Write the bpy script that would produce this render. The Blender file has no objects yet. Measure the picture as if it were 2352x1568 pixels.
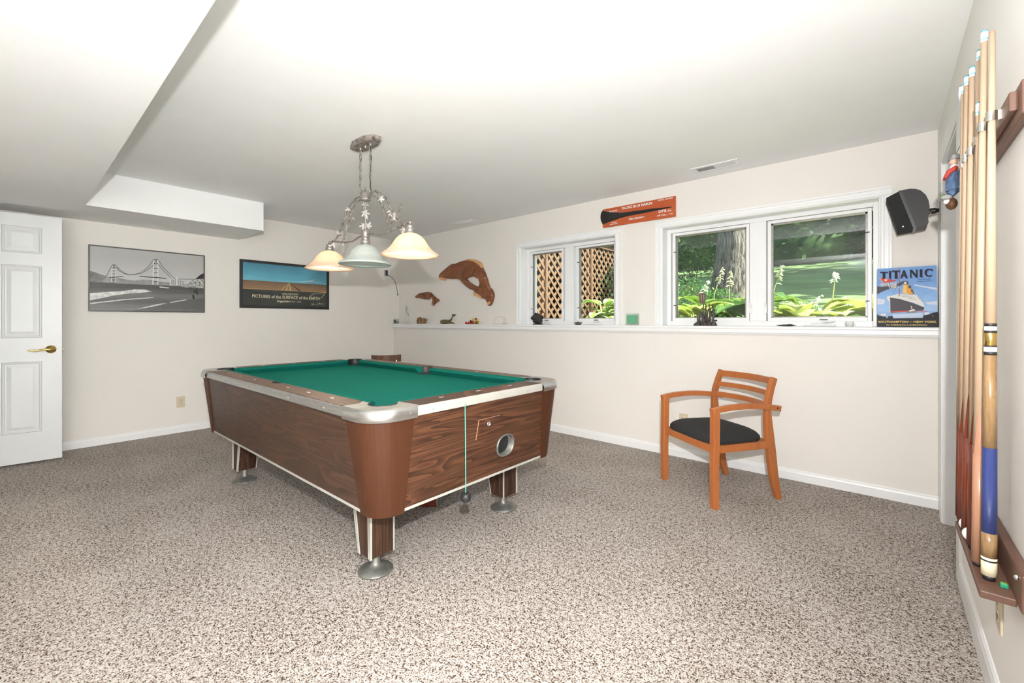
import bpy, math, random
from mathutils import Vector, Matrix, noise
SC = bpy.context.scene
COL = SC.collection
PI = math.pi
rnd = random.Random(7)

# ------------------------------------------------------------------ camera
cd = bpy.data.cameras.new('camera'); cam = bpy.data.objects.new('camera', cd); COL.objects.link(cam)
cam.location = (0, 0, 1.17); cam.rotation_euler = (PI/2, 0, math.radians(40.784))
cd.sensor_width = 36.0; cd.lens = 36.0*991.5/2352; cd.shift_y = -46.67/2352; cd.clip_start = 0.02; cd.clip_end = 200
SC.camera = cam
# ------------------------------------------------------------------ view
SC.view_settings.view_transform = 'Standard'; SC.view_settings.look = 'None'
SC.view_settings.exposure = 0.11; SC.view_settings.gamma = 1.0; SC.view_settings.use_curve_mapping = False
# ------------------------------------------------------------------ sky and sun
W = bpy.data.worlds.new('sky'); SC.world = W; W.use_nodes = True
nt = W.node_tree; sky = nt.nodes.new('ShaderNodeTexSky'); sky.sky_type = 'NISHITA'; sky.sun_disc = False
sky.sun_elevation = math.radians(52); sky.sun_rotation = math.radians(100); sky.air_density = 1.2; sky.dust_density = 2.5
nt.links.new(sky.outputs[0], nt.nodes['Background'].inputs[0]); nt.nodes['Background'].inputs[1].default_value = 0.40
def light(name, kind, loc, power, color=(1, 1, 1), aim=None, **kw):
    l = bpy.data.lights.new(name, kind); o = bpy.data.objects.new(name, l); COL.objects.link(o)
    o.location = loc; l.energy = power; l.color = color
    for k, v in kw.items(): setattr(l, k, v)
    if aim is not None: o.rotation_euler = (Vector(aim)-Vector(loc)).to_track_quat('-Z', 'Y').to_euler()
    return o
light('sun', 'SUN', (6, 3, 12), 16, (1.0, .95, .84), aim=(6-.80, 3+.14, 12-1.05), angle=.01)
# the photographer's flash, held above the lens, and an added spot that fills the room by way of the right wall
light('flash', 'SPOT', (.07, -.03, 1.44), 300, (1.0, 1.0, 1.0), aim=(-2.9, 3.5, 2.15), spot_size=math.radians(160), spot_blend=.9, shadow_soft_size=.022)
light('bounce_fill', 'SPOT', (-1.0, -.30, 1.35), 1190, (.93, .975, 1.0), aim=(.258, -.80, 1.15), spot_size=math.radians(126), spot_blend=.8, shadow_soft_size=.06)

# ------------------------------------------------------------------ materials
MATS = {}
def mat(name, col=(.8, .8, .8), rough=.5, metal=0.0, spec=.5, **kw):
    m = bpy.data.materials.new(name); m.use_nodes = True; MATS[name] = m
    b = m.node_tree.nodes['Principled BSDF']
    b.inputs['Base Color'].default_value = (*col, 1); b.inputs['Roughness'].default_value = rough
    b.inputs['Metallic'].default_value = metal; b.inputs['Specular IOR Level'].default_value = spec
    for k, v in kw.items(): b.inputs[k].default_value = v
    return m
def nodes(m): return m.node_tree.nodes, m.node_tree.links, m.node_tree.nodes['Principled BSDF']
def coords(m, scale=(1, 1, 1), rot=(0, 0, 0)):
    n, l, b = nodes(m); tc = n.new('ShaderNodeTexCoord'); mp = n.new('ShaderNodeMapping')
    mp.inputs['Scale'].default_value = scale; mp.inputs['Rotation'].default_value = rot
    l.new(tc.outputs['Object'], mp.inputs['Vector']); return mp.outputs['Vector']
def ramp(m, fac, stops, interp='LINEAR'):
    n, l, b = nodes(m); r = n.new('ShaderNodeValToRGB'); r.color_ramp.interpolation = interp
    e = r.color_ramp.elements
    while len(e) < len(stops): e.new(.5)
    for k, (p, c) in enumerate(stops): e[k].position = p; e[k].color = (*c, 1)
    l.new(fac, r.inputs['Fac']); return r.outputs['Color']
def noise_tex(m, vec, scale, detail=3, rough=.5, dist=0):
    n, l, b = nodes(m); t = n.new('ShaderNodeTexNoise'); t.inputs['Scale'].default_value = scale
    t.inputs['Detail'].default_value = detail; t.inputs['Roughness'].default_value = rough; t.inputs['Distortion'].default_value = dist
    l.new(vec, t.inputs['Vector']); return t.outputs['Fac']
def bump(m, h, strength=.2, dist=.01):
    n, l, b = nodes(m); bp = n.new('ShaderNodeBump'); bp.inputs['Strength'].default_value = strength; bp.inputs['Distance'].default_value = dist
    l.new(h, bp.inputs['Height']); l.new(bp.outputs[0], b.inputs['Normal'])
def paint(name, col, rough=.6, amt=.04, scale=6, bscale=120, bstr=.06):
    m = mat(name, col, rough); n, l, b = nodes(m); v = coords(m)
    f = noise_tex(m, v, scale, 3)
    l.new(ramp(m, f, [(.3, tuple(c*(1-amt) for c in col)), (.7, tuple(min(1, c*(1+amt)) for c in col))]), b.inputs['Base Color'])
    if bstr: bump(m, noise_tex(m, v, bscale, 2), bstr, .004)
    return m
def wood(name, dark, mid, lite, grain=(1, 12, 12), scale=2.2, dist=2.5, rough=.4, rot=(0, 0, 0), bands=True, spec=.5):
    m = mat(name, mid, rough, spec=spec); n, l, b = nodes(m); v = coords(m, grain, rot)
    f = noise_tex(m, v, scale, 5, .6, dist)
    if bands:
        w = n.new('ShaderNodeMath'); w.operation = 'MULTIPLY'; w.inputs[1].default_value = 7.0; l.new(f, w.inputs[0])
        fr = n.new('ShaderNodeMath'); fr.operation = 'PINGPONG'; fr.inputs[1].default_value = 1.0; l.new(w.outputs[0], fr.inputs[0]); f2 = fr.outputs[0]
    else: f2 = f
    l.new(ramp(m, f2, [(.0, dark), (.45, mid), (1., lite)]), b.inputs['Base Color'])
    bump(m, noise_tex(m, v, scale*6, 2), .05, .002); return m
def flat(name, col, rough=.45):
    m = paint(name, col, rough, .03, 25, 200, 0); m.node_tree.nodes['Principled BSDF'].inputs['Specular IOR Level'].default_value = .2; return m

paint('wall_paint', (.785, .745, .695), .75, .012, 2, 160, .10)
paint('wall_paint_lit', (.88, .86, .82), .75, .012, 2, 160, .12)  # wall paint made paler: flash brightness put into the right wall's colour
paint('ceiling_paint', (.90, .90, .89), .85, .012, 3, 90, .10)
paint('white_trim', (.84, .84, .835), .38, .01, 5, 60, .03)
paint('door_white', (.70, .705, .70), .35, .012, 5, 60, .03)
m = paint('ivory_plastic', (.62, .53, .38), .35, .02, 30)
paint('black_plastic', (.013, .0125, .012), .5, .06, 60, 300, .02)
paint('rubber_black', (.012, .012, .013), .5, .1, 60)
mat('dark_void', (.006, .006, .006), .9)
# carpet: flecked cut pile
m = mat('carpet', (.45, .4, .36), .95, spec=.1); n, l, b = nodes(m)
v = coords(m, (1, 1, 1)); wv = n.new('ShaderNodeTexNoise'); wv.inputs['Scale'].default_value = 42; l.new(v, wv.inputs['Vector'])
mx = n.new('ShaderNodeMixRGB'); mx.blend_type = 'LINEAR_LIGHT'; mx.inputs[0].default_value = .006; l.new(v, mx.inputs[1]); l.new(wv.outputs['Color'], mx.inputs[2])
f1 = noise_tex(m, mx.outputs[0], 172, 2.5, .62); f2 = noise_tex(m, v, 2.3, 3); f3 = noise_tex(m, v, 58, 2, .5)
sub = n.new('ShaderNodeMath'); sub.operation = 'MULTIPLY_ADD'; sub.inputs[1].default_value = .10; l.new(f2, sub.inputs[0]); sub2 = n.new('ShaderNodeMath'); sub2.operation = 'MULTIPLY_ADD'; sub2.inputs[1].default_value = .38; l.new(f3, sub2.inputs[0]); l.new(f1, sub2.inputs[2])
of = n.new('ShaderNodeMath'); of.operation = 'SUBTRACT'; of.inputs[1].default_value = .19; l.new(sub2.outputs[0], of.inputs[0]); l.new(of.outputs[0], sub.inputs[2])
l.new(ramp(m, sub.outputs[0], [(.405, (.042, .026, .018)), (.468, (.150, .108, .083)), (.525, (.35, .30, .262)), (.60, (.465, .415, .375)), (.70, (.56, .525, .495))]), b.inputs['Base Color'])
bump(m, f1, .55, .010)
# laminated walnut of the pool table
def laminate(name, rot, dark, lite, sc=(.75, .75, 9.0), wsc=1.3):
    m = mat(name, lite, .42, spec=.3); n, l, b = nodes(m); v = coords(m, sc, rot)
    f = noise_tex(m, v, wsc, 2.5, .45, .6)
    a = n.new('ShaderNodeMath'); a.operation = 'MULTIPLY'; a.inputs[1].default_value = 13.; l.new(f, a.inputs[0])
    p = n.new('ShaderNodeMath'); p.operation = 'FRACT'; l.new(a.outputs[0], p.inputs[0])
    fine = noise_tex(m, coords(m, (5, 5, 90), rot), 3, 3, .7)
    s = n.new('ShaderNodeMath'); s.operation = 'MULTIPLY_ADD'; s.inputs[1].default_value = .55; l.new(fine, s.inputs[0]); l.new(p.outputs[0], s.inputs[2])
    l.new(ramp(m, s.outputs[0], [(.22, dark), (.5, tuple((x*2+y)/3 for x, y in zip(dark, lite))), (.95, tuple((x+y*2)/3 for x, y in zip(dark, lite))), (1.0, lite), (1.28 if False else 1.0, lite)]), b.inputs['Base Color'])
    return m
laminate('laminate_side', (0, math.radians(-9), 0), (.025, .0135, .009), (.072, .034, .0195))
laminate('laminate_end', (math.radians(9), 0, 0), (.024, .0105, .006), (.095, .038, .018))
laminate('laminate_rail', (0, 0, 0), (.055, .030, .02), (.125, .066, .04), sc=(1.2, 6, 3))
wood('post_walnut', (.036, .012, .005), (.053, .018, .0078), (.067, .024, .0105), (14, 14, .9), 1.6, .8, .46, bands=False, spec=.2)
wood('leg_walnut', (.018, .009, .006), (.036, .017, .010), (.07, .033, .019), (22, 22, 1.2), 1.5, 1.2, .45, spec=.25)
m = mat('brushed_aluminium', (.62, .615, .60), .34, 1.0); n, l, b = nodes(m); v = coords(m, (2, 2, 60)); l.new(ramp(m, noise_tex(m, v, 8, 3), [(.3, (.50, .49, .475)), (.7, (.70, .69, .675))]), b.inputs['Base Color'])
paint('ivory_trim_strip', (.37, .355, .315), .45, .04, 20)
m = paint('foot_metal', (.22, .215, .195), .55, .25, 25, 60, .2); m.node_tree.nodes['Principled BSDF'].inputs['Metallic'].default_value = .8
m = paint('green_felt', (.004, .100, .076), .92, .06, 40, 500, .15); b = m.node_tree.nodes['Principled BSDF']; b.inputs['Specular IOR Level'].default_value = .06
b.inputs['Sheen Weight'].default_value = .0; b.inputs['Sheen Tint'].default_value = (.1, .6, .45, 1)
paint('sight_white', (.52, .50, .47), .4)
mat('chrome', (.72, .72, .71), .18, 1.0); mat('brass', (.62, .42, .14), .22, 1.0); mat('gold_print', (.70, .52, .18), .5)
mat('clip_steel', (.72, .70, .64), .22, 1.0)
wood('cherry_wood', (.27, .075, .02), (.38, .12, .034), (.47, .165, .052), (10, 10, 1.2), 2, 1.0, .33, bands=False)
m = paint('black_fabric', (.014, .0145, .0145), .85, .15, 60, 700, .3)
m = wood('carved_mahogany', (.075, .020, .008), (.18, .058, .021), (.33, .125, .05), (3, 3, 6), 1.6, 1.6, .42, bands=False); bump(m, noise_tex(m, coords(m), 7, 2, .4, .8), 1.0, .07)
wood('carved_sapwood', (.48, .24, .10), (.60, .34, .16), (.68, .42, .22), (3, 3, 8), 2, 1, .45, bands=False)
wood('plaque_wood', (.20, .030, .008), (.44, .082, .022), (.54, .125, .04), (1.0, 4, 14), 2.2, 2.0, .25, bands=False)
wood('rack_wood', (.075, .034, .023), (.115, .056, .037), (.155, .080, .055), (8, 1.2, 8), 2, 1, .45, bands=False)
wood('cue_maple', (.39, .265, .165), (.46, .325, .215), (.51, .38, .265), (30, 30, 1), 2, .4, .3, bands=False)
wood('cue_rosewood', (.07, .012, .005), (.14, .025, .009), (.21, .043, .015), (40, 40, 1.2), 2, .6, .25, bands=False)
wood('cue_tan', (.29, .135, .078), (.36, .18, .108), (.42, .235, .15), (50, 50, 1.5), 2, .5, .35, bands=False)
wood('cue_birdseye', (.11, .06, .026), (.23, .135, .06), (.38, .25, .13), (40, 40, 6), 2, 1.5, .25, bands=False)
m = mat('blue_linen_wrap', (.028, .05, .24), .35); n, l, b = nodes(m); wt = n.new('ShaderNodeTexWave'); wt.bands_direction = 'Z'; wt.inputs['Scale'].default_value = 260; wt.inputs['Distortion'].default_value = 1.5
l.new(coords(m), wt.inputs['Vector']); l.new(ramp(m, wt.outputs['Fac'], [(.2, (.008, .014, .075)), (.9, (.05, .078, .29))]), b.inputs['Base Color']); bump(m, wt.outputs['Fac'], .5, .002)
m = mat('lamp_iron', (.3, .27, .24), .5, .55); n, l, b = nodes(m); v = coords(m); l.new(ramp(m, noise_tex(m, v, 38, 3, .7), [(.35, (.115, .095, .08)), (.5, (.27, .235, .205)), (.68, (.44, .40, .365))]), b.inputs['Base Color']); bump(m, noise_tex(m, v, 150, 2), .3, .003)
paint('lamp_pewter', (.26, .24, .225), .42, .12, 40).node_tree.nodes['Principled BSDF'].inputs['Metallic'].default_value = .6
paint('leaf_pewter', (.34, .31, .29), .6, .2, 60, 120, .3); paint('lamp_rusty', (.34, .17, .11), .5, .2, 40)
def shade_glass(name, col, tcol, mixv):
    m = bpy.data.materials.new(name); m.use_nodes = True; MATS[name] = m; n, l = m.node_tree.nodes, m.node_tree.links
    n.remove(n['Principled BSDF']); out = n['Material Output']
    tc = n.new('ShaderNodeTexCoord'); mp = n.new('ShaderNodeMapping'); mp.inputs['Scale'].default_value = (2, 2, 9); mp.inputs['Rotation'].default_value = (.35, .2, 0); l.new(tc.outputs['Object'], mp.inputs[0])
    t = n.new('ShaderNodeTexNoise'); t.inputs['Scale'].default_value = 2.4; t.inputs['Detail'].default_value = 4; t.inputs['Distortion'].default_value = 2.2; l.new(mp.outputs[0], t.inputs['Vector'])
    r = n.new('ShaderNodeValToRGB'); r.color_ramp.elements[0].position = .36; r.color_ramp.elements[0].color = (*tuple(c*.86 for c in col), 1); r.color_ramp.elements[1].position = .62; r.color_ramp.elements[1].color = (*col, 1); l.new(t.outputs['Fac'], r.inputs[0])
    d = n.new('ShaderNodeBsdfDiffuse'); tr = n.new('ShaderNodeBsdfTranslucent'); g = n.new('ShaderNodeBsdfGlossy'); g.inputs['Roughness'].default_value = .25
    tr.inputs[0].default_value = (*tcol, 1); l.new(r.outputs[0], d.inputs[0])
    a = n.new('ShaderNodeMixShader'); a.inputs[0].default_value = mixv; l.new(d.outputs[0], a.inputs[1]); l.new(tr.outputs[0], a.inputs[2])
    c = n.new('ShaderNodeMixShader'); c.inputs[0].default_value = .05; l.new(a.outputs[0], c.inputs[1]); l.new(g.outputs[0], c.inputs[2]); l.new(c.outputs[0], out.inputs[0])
    return m
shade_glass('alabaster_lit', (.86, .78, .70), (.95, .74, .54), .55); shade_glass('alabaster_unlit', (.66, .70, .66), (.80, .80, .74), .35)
m = mat('bulb_glow', (1, .9, .75), .4); m.node_tree.nodes['Principled BSDF'].inputs['Emission Color'].default_value = (1, .82, .58, 1); m.node_tree.nodes['Principled BSDF'].inputs['Emission Strength'].default_value = 9
mat('bulb_off', (.8, .8, .78), .3)
def pane_glass(name, tint, add):
    m = bpy.data.materials.new(name); m.use_nodes = True; MATS[name] = m; n, l = m.node_tree.nodes, m.node_tree.links
    n.remove(n['Principled BSDF']); out = n['Material Output']; t = n.new('ShaderNodeBsdfTransparent'); t.inputs[0].default_value = (*tint, 1)
    g = n.new('ShaderNodeBsdfGlossy'); g.inputs['Roughness'].default_value = 0.0
    f = n.new('ShaderNodeLayerWeight'); f.inputs[0].default_value = .5; q = n.new('ShaderNodeMath'); q.operation = 'POWER'; q.inputs[1].default_value = 5.0; l.new(f.outputs['Facing'], q.inputs[0])
    a = n.new('ShaderNodeMath'); a.operation = 'MULTIPLY_ADD'; a.inputs[1].default_value = .95; a.inputs[2].default_value = add; a.use_clamp = True
    l.new(q.outputs[0], a.inputs[0]); x = n.new('ShaderNodeMixShader'); l.new(a.outputs[0], x.inputs[0]); l.new(t.outputs[0], x.inputs[1]); l.new(g.outputs[0], x.inputs[2]); l.new(x.outputs[0], out.inputs[0]); return m
pane_glass('window_glass', (.93, .965, .945), .045); pane_glass('picture_glass', (1, 1, 1), .006); pane_glass('clear_glass', (.93, .97, .95), .05)
# ------------------------------------------------------------------ mesh builder
class MB:
    def __init__(s): s.v = []; s.f = []; s.m = []; s.sm = []
    def add(s, vs, fs, mi=0, smooth=False):
        o = len(s.v); s.v += [tuple(p) for p in vs]; s.f += [tuple(i+o for i in f) for f in fs]; s.m += [mi]*len(fs); s.sm += [smooth]*len(fs); return s
    def box(s, a, b, mi=0):
        x0, y0, z0 = [min(p, q) for p, q in zip(a, b)]; x1, y1, z1 = [max(p, q) for p, q in zip(a, b)]
        return s.add([(x0, y0, z0), (x1, y0, z0), (x1, y1, z0), (x0, y1, z0), (x0, y0, z1), (x1, y0, z1), (x1, y1, z1), (x0, y1, z1)],
                     [(0, 3, 2, 1), (4, 5, 6, 7), (0, 1, 5, 4), (1, 2, 6, 5), (2, 3, 7, 6), (3, 0, 4, 7)], mi)
    def obox(s, c, ex, ey, ez, mi=0):
        c, ex, ey, ez = map(Vector, (c, ex, ey, ez)); p = [c+ex*a+ey*b+ez*d for d in (-1, 1) for a, b in ((-1, -1), (1, -1), (1, 1), (-1, 1))]
        return s.add(p, [(0, 3, 2, 1), (4, 5, 6, 7), (0, 1, 5, 4), (1, 2, 6, 5), (2, 3, 7, 6), (3, 0, 4, 7)], mi)
    def loft(s, rings, mi=0, cap=True, smooth=False, closed=True):
        n = len(rings[0]); vs = [p for r in rings for p in r]; fs = []
        for k in range(len(rings)-1):
            for i in range(n if closed else n-1):
                j = (i+1) % n; fs.append((k*n+i, k*n+j, (k+1)*n+j, (k+1)*n+i))
        s.add(vs, fs, mi, smooth)
        if cap: s.add(rings[0], [tuple(range(n))[::-1]], mi); s.add(rings[-1], [tuple(range(n))], mi)
        return s
    def prism(s, pts, o, ex, ey, ez, mi=0):          # polygon pts in (ex,ey) extruded by vector ez
        o, ex, ey, ez = map(Vector, (o, ex, ey, ez)); a = [o+ex*p[0]+ey*p[1] for p in pts]; return s.loft([a, [p+ez for p in a]], mi)
    def lathe(s, prof, c=(0, 0, 0), seg=24, mi=0, axis=None, smooth=True):
        c = Vector(c); ax = Vector(axis or (0, 0, 1)).normalized(); t = ax.orthogonal().normalized(); b = ax.cross(t); vs = []; fs = []
        for r, z in prof:
            for i in range(seg):
                a = 2*PI*i/seg; vs.append(c+ax*z+(t*math.cos(a)+b*math.sin(a))*max(r, 1e-5))
        for k in range(len(prof)-1):
            for i in range(seg): j = (i+1) % seg; fs.append((k*seg+i, k*seg+j, (k+1)*seg+j, (k+1)*seg+i))
        return s.add(vs, fs, mi, smooth)
    def tube(s, path, r, seg=8, mi=0, cap=True, smooth=True):
        P = [Vector(p) for p in path]; rs = r if isinstance(r, (list, tuple)) else [r]*len(P); rings = []; t0 = (P[1]-P[0]).normalized(); nrm = t0.orthogonal().normalized()
        for i, p in enumerate(P):
            t = (P[min(i+1, len(P)-1)]-P[max(i-1, 0)]).normalized(); nrm = (nrm-t*nrm.dot(t)).normalized(); bn = t.cross(nrm)
            rings.append([p+(nrm*math.cos(2*PI*k/seg)+bn*math.sin(2*PI*k/seg))*rs[i] for k in range(seg)])
        return s.loft(rings, mi, cap, smooth)
    def sweep(s, path, w, h, side, mi=0):            # rectangular section; side = fixed width direction
        P = [Vector(p) for p in path]; sd = Vector(side).normalized(); rings = []
        ws = w if isinstance(w, (list, tuple)) else [w]*len(P); hs = h if isinstance(h, (list, tuple)) else [h]*len(P)
        for i, p in enumerate(P):
            t = (P[min(i+1, len(P)-1)]-P[max(i-1, 0)]).normalized(); u = t.cross(sd).normalized(); a = sd*ws[i]/2; b = u*hs[i]/2
            rings.append([p-a-b, p+a-b, p+a+b, p-a+b])
        return s.loft(rings, mi)
    def ball(s, c, r, seg=12, mi=0, sc=(1, 1, 1), jit=0, seed=0):
        c = Vector(c); vs = []; fs = []; R = seg//2+1
        for k in range(R+1):
            th = PI*k/R
            for i in range(seg):
                a = 2*PI*i/seg; d = Vector((math.sin(th)*math.cos(a), math.sin(th)*math.sin(a), math.cos(th)))
                q = r*(1+(jit*noise.noise(d*2.1+Vector((seed, seed*1.7, 3))) if jit else 0)); vs.append(c+Vector((d.x*sc[0], d.y*sc[1], d.z*sc[2]))*q)
        for k in range(R):
            for i in range(seg): j = (i+1) % seg; fs.append((k*seg+i, (k+1)*seg+i, (k+1)*seg+j, k*seg+j))
        return s.add(vs, fs, mi, True)
    def build(s, name, mats, parent=None, loc=None, world=True, bevel=0):
        me = bpy.data.meshes.new(name)
        off = Vector((0, 0, 0))
        if parent is not None and world: off = Vector(parent['_o'])
        elif loc is not None: off = Vector(loc)
        me.from_pydata([tuple(Vector(p)-off) for p in s.v], [], s.f)
        for mm in (mats if isinstance(mats, (list, tuple)) else [mats]): me.materials.append(MATS[mm] if isinstance(mm, str) else mm)
        for p, mi, sm in zip(me.polygons, s.m, s.sm): p.material_index = mi; p.use_smooth = sm
        me.update()
        o = bpy.data.objects.new(name, me); COL.objects.link(o)
        if parent is not None: o.parent = parent; o['_o'] = parent['_o']
        else:
            o.location = loc if loc is not None else (0, 0, 0); o['_o'] = tuple(off)
        if bevel:
            bv = o.modifiers.new('bevel', 'BEVEL'); bv.width = bevel; bv.segments = 2; bv.limit_method = 'ANGLE'; bv.angle_limit = math.radians(40); bv.harden_normals = False
        return o
def tag(o, label=None, cat=None, group=None, kind=None):
    if label: o['label'] = label
    if cat: o['category'] = cat
    if group: o['group'] = group
    if kind: o['kind'] = kind
    return o
def thing(name, label=None, cat=None, loc=(0, 0, 0), rotz=0, group=None, kind=None):
    o = bpy.data.objects.new(name, None); COL.objects.link(o); o.location = loc; o.rotation_euler = (0, 0, rotz); o.empty_display_size = .1
    o['_o'] = tuple(loc) if not rotz else (0., 0., 0.); return tag(o, label, cat, group, kind)
def arc(cx, cy, r, a0, a1, n): return [(cx+r*math.cos(math.radians(a0+(a1-a0)*i/n)), cy+r*math.sin(math.radians(a0+(a1-a0)*i/n))) for i in range(n+1)]
_fc = {}
def text_polys(txt, bold=0, shear=0, space=1.0):
    k = (txt, bold, shear, space)
    if k not in _fc:
        c = bpy.data.curves.new('t', 'FONT'); c.body = txt; c.size = 1; c.offset = bold; c.shear = shear; c.space_character = space; c.resolution_u = 3
        o = bpy.data.objects.new('t', c); COL.objects.link(o); dg = bpy.context.evaluated_depsgraph_get(); me = bpy.data.meshes.new_from_object(o.evaluated_get(dg))
        V = [(v.co.x, v.co.y) for v in me.vertices]; F = [tuple(p.vertices) for p in me.polygons]
        bpy.data.objects.remove(o); bpy.data.curves.remove(c); bpy.data.meshes.remove(me)
        xs = [p[0] for p in V]; ys = [p[1] for p in V]; _fc[k] = (V, F, min(xs), max(xs), min(ys), max(ys))
    return _fc[k]
class Print:                                          # flat print on a panel: coordinates in metres from its lower left corner
    def __init__(s, o, ex, ez, n): s.o, s.ex, s.ez, s.n = map(Vector, (o, ex, ez, n)); s.mb = MB(); s.mats = []
    def mi(s, mname):
        if mname not in s.mats: s.mats.append(mname)
        return s.mats.index(mname)
    def P(s, a, b, k): return s.o+s.ex*a+s.ez*b+s.n*(k*.0006)
    def poly(s, pts, mname, k=1): s.mb.add([s.P(a, b, k) for a, b in pts], [tuple(range(len(pts)))], s.mi(mname)); return s
    def rect(s, a0, b0, a1, b1, mname, k=1): return s.poly([(a0, b0), (a1, b0), (a1, b1), (a0, b1)], mname, k)
    def stroke(s, pts, w, mname, k=1):
        for (a0, b0), (a1, b1) in zip(pts, pts[1:]):
            d = math.hypot(a1-a0, b1-b0) or 1e-6; nx, ny = -(b1-b0)/d*w/2, (a1-a0)/d*w/2
            s.poly([(a0-nx, b0-ny), (a1-nx, b1-ny), (a1+nx, b1+ny), (a0+nx, b0+ny)], mname, k)
        return s
    def text(s, txt, a0, b0, a1, b1, mname, k=3, bold=0, shear=0, space=1.0):   # fitted to the rectangle a0..a1, b0..b1
        V, F, x0, x1, y0, y1 = text_polys(txt, bold, shear, space)
        s.mb.add([s.P(a0+(x-x0)/(x1-x0)*(a1-a0), b0+(y-y0)/(y1-y0)*(b1-b0), k) for x, y in V], F, s.mi(mname)); return s
    def build(s, name, parent): return s.mb.build(name, s.mats, parent)
# ================================================================== the room
XL, XR, YL, YU, CE, SO = -5.62, .258, 3.77, 3.87, 2.393, 2.105
YO = 4.10                                             # outer face of the window wall
def struct(mb, name, m, bevel=0): return tag(mb.build(name, m, bevel=bevel), kind='structure')
mb = MB().box((XL-.3, -3.7, -.12), (XR+.3, YO, 0)); tag(struct(mb, 'floor', 'carpet'), label='flecked beige and brown carpet')
mb = MB().box((XL-.12, -3.7, 0), (XL, YO, CE+.1)); tag(struct(mb, 'wall_left', 'wall_paint'), label='cream painted wall with the two framed pictures')
W1, W2, ZS, ZT = (-3.196, -1.998), (-1.530, -.025), 1.131, 2.016
mb = MB().box((XL, YL, 0), (XR, YO, 1.066)).box((XL, YU, 1.066), (W1[0], YO, CE+.1)).box((W1[1], YU, 1.066), (W2[0], YO, CE+.1)).box((W2[1], YU, 1.066), (XR, YO, CE+.1))
mb.box((W1[0], YU, ZT), (W1[1], YO, CE+.1)).box((W2[0], YU, ZT), (W2[1], YO, CE+.1)).box((W1[0], YU, 1.066), (W1[1], YO, ZS-.012)).box((W2[0], YU, 1.066), (W2[1], YO, ZS-.012))
tag(struct(mb, 'wall_back', 'wall_paint'), label='cream window wall stepped back above a white ledge')
DY0, DY1, DZ = 2.835, 3.53, 2.09
mb = MB().box((XR, -3.7, 0), (XR+.12, DY0, CE+.1)).box((XR, DY1, 0), (XR+.12, YO, CE+.1)).box((XR, DY0, DZ), (XR+.12, DY1, CE+.1)); struct(mb, 'wall_right', 'wall_paint_lit')
struct(MB().box((XL-.1, .388, CE), (XR+.1, YO, CE+.1)), 'ceiling', 'ceiling_paint')
mb = MB().box((XL-.1, -3.7, SO), (XR+.1, .388, CE+.1)).box((XL-.1, .388, SO), (-4.865, 1.703, CE)); tag(struct(mb, 'ceiling_soffit', 'ceiling_paint'), label='dropped white soffit boxed below the ceiling')
struct(MB().box((XL-.1, -3.8, 0), (XR+.1, -3.7, SO)), 'wall_front', 'wall_paint')
mb = MB().box((XL, -.62, 0), (-5.40, -.50, SO)).box((-4.58, -.62, 0), (-4.42, -.50, SO)).box((-5.40, -.62, 2.07), (-4.58, -.50, SO)).box((-4.54, -3.7, 0), (-4.42, -.62, SO)); struct(mb, 'wall_closet', 'wall_paint')
# ledge and baseboards
mb = MB(); pr = [(3.748, 1.075), (3.742, 1.082), (3.742, 1.108), (3.737, 1.114), (3.737, 1.125), (3.743, 1.131), (3.98, 1.131), (3.98, 1.119), (YU, 1.119), (YU, 1.066), (3.752, 1.066)]
mb.prism(pr[:6]+[(YU, 1.131), (YU, 1.066), (3.752, 1.066)], (XL, 0, 0), (0, 1, 0), (0, 0, 1), (XR-XL, 0, 0))
for a, b in (W1, W2): mb.box((a, YU, 1.119), (b, 3.985, 1.131))
tag(struct(mb, 'trim_1', 'white_trim'), label='white painted ledge running below the windows')
bp = [(0, 0), (.014, 0), (.014, .055), (.010, .066), (.010, .072), (.004, .078), (0, .078)]
struct(MB().prism(bp, (XL, YL, 0), (0, -1, 0), (0, 0, 1), (XR-XL, 0, 0)), 'baseboard_back', 'white_trim')
struct(MB().prism(bp, (XL, -.5, 0), (1, 0, 0), (0, 0, 1), (0, YL+.5, 0)), 'baseboard_left', 'white_trim')
bp2 = [(0, 0), (.012, 0), (.012, .075), (.009, .088), (.009, .095), (.003, .105), (0, .105)]
struct(MB().prism(bp2, (XR, -3.7, 0), (-1, 0, 0), (0, 0, 1), (0, DY0-.11+3.7, 0)), 'baseboard_right', 'white_trim')

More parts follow.
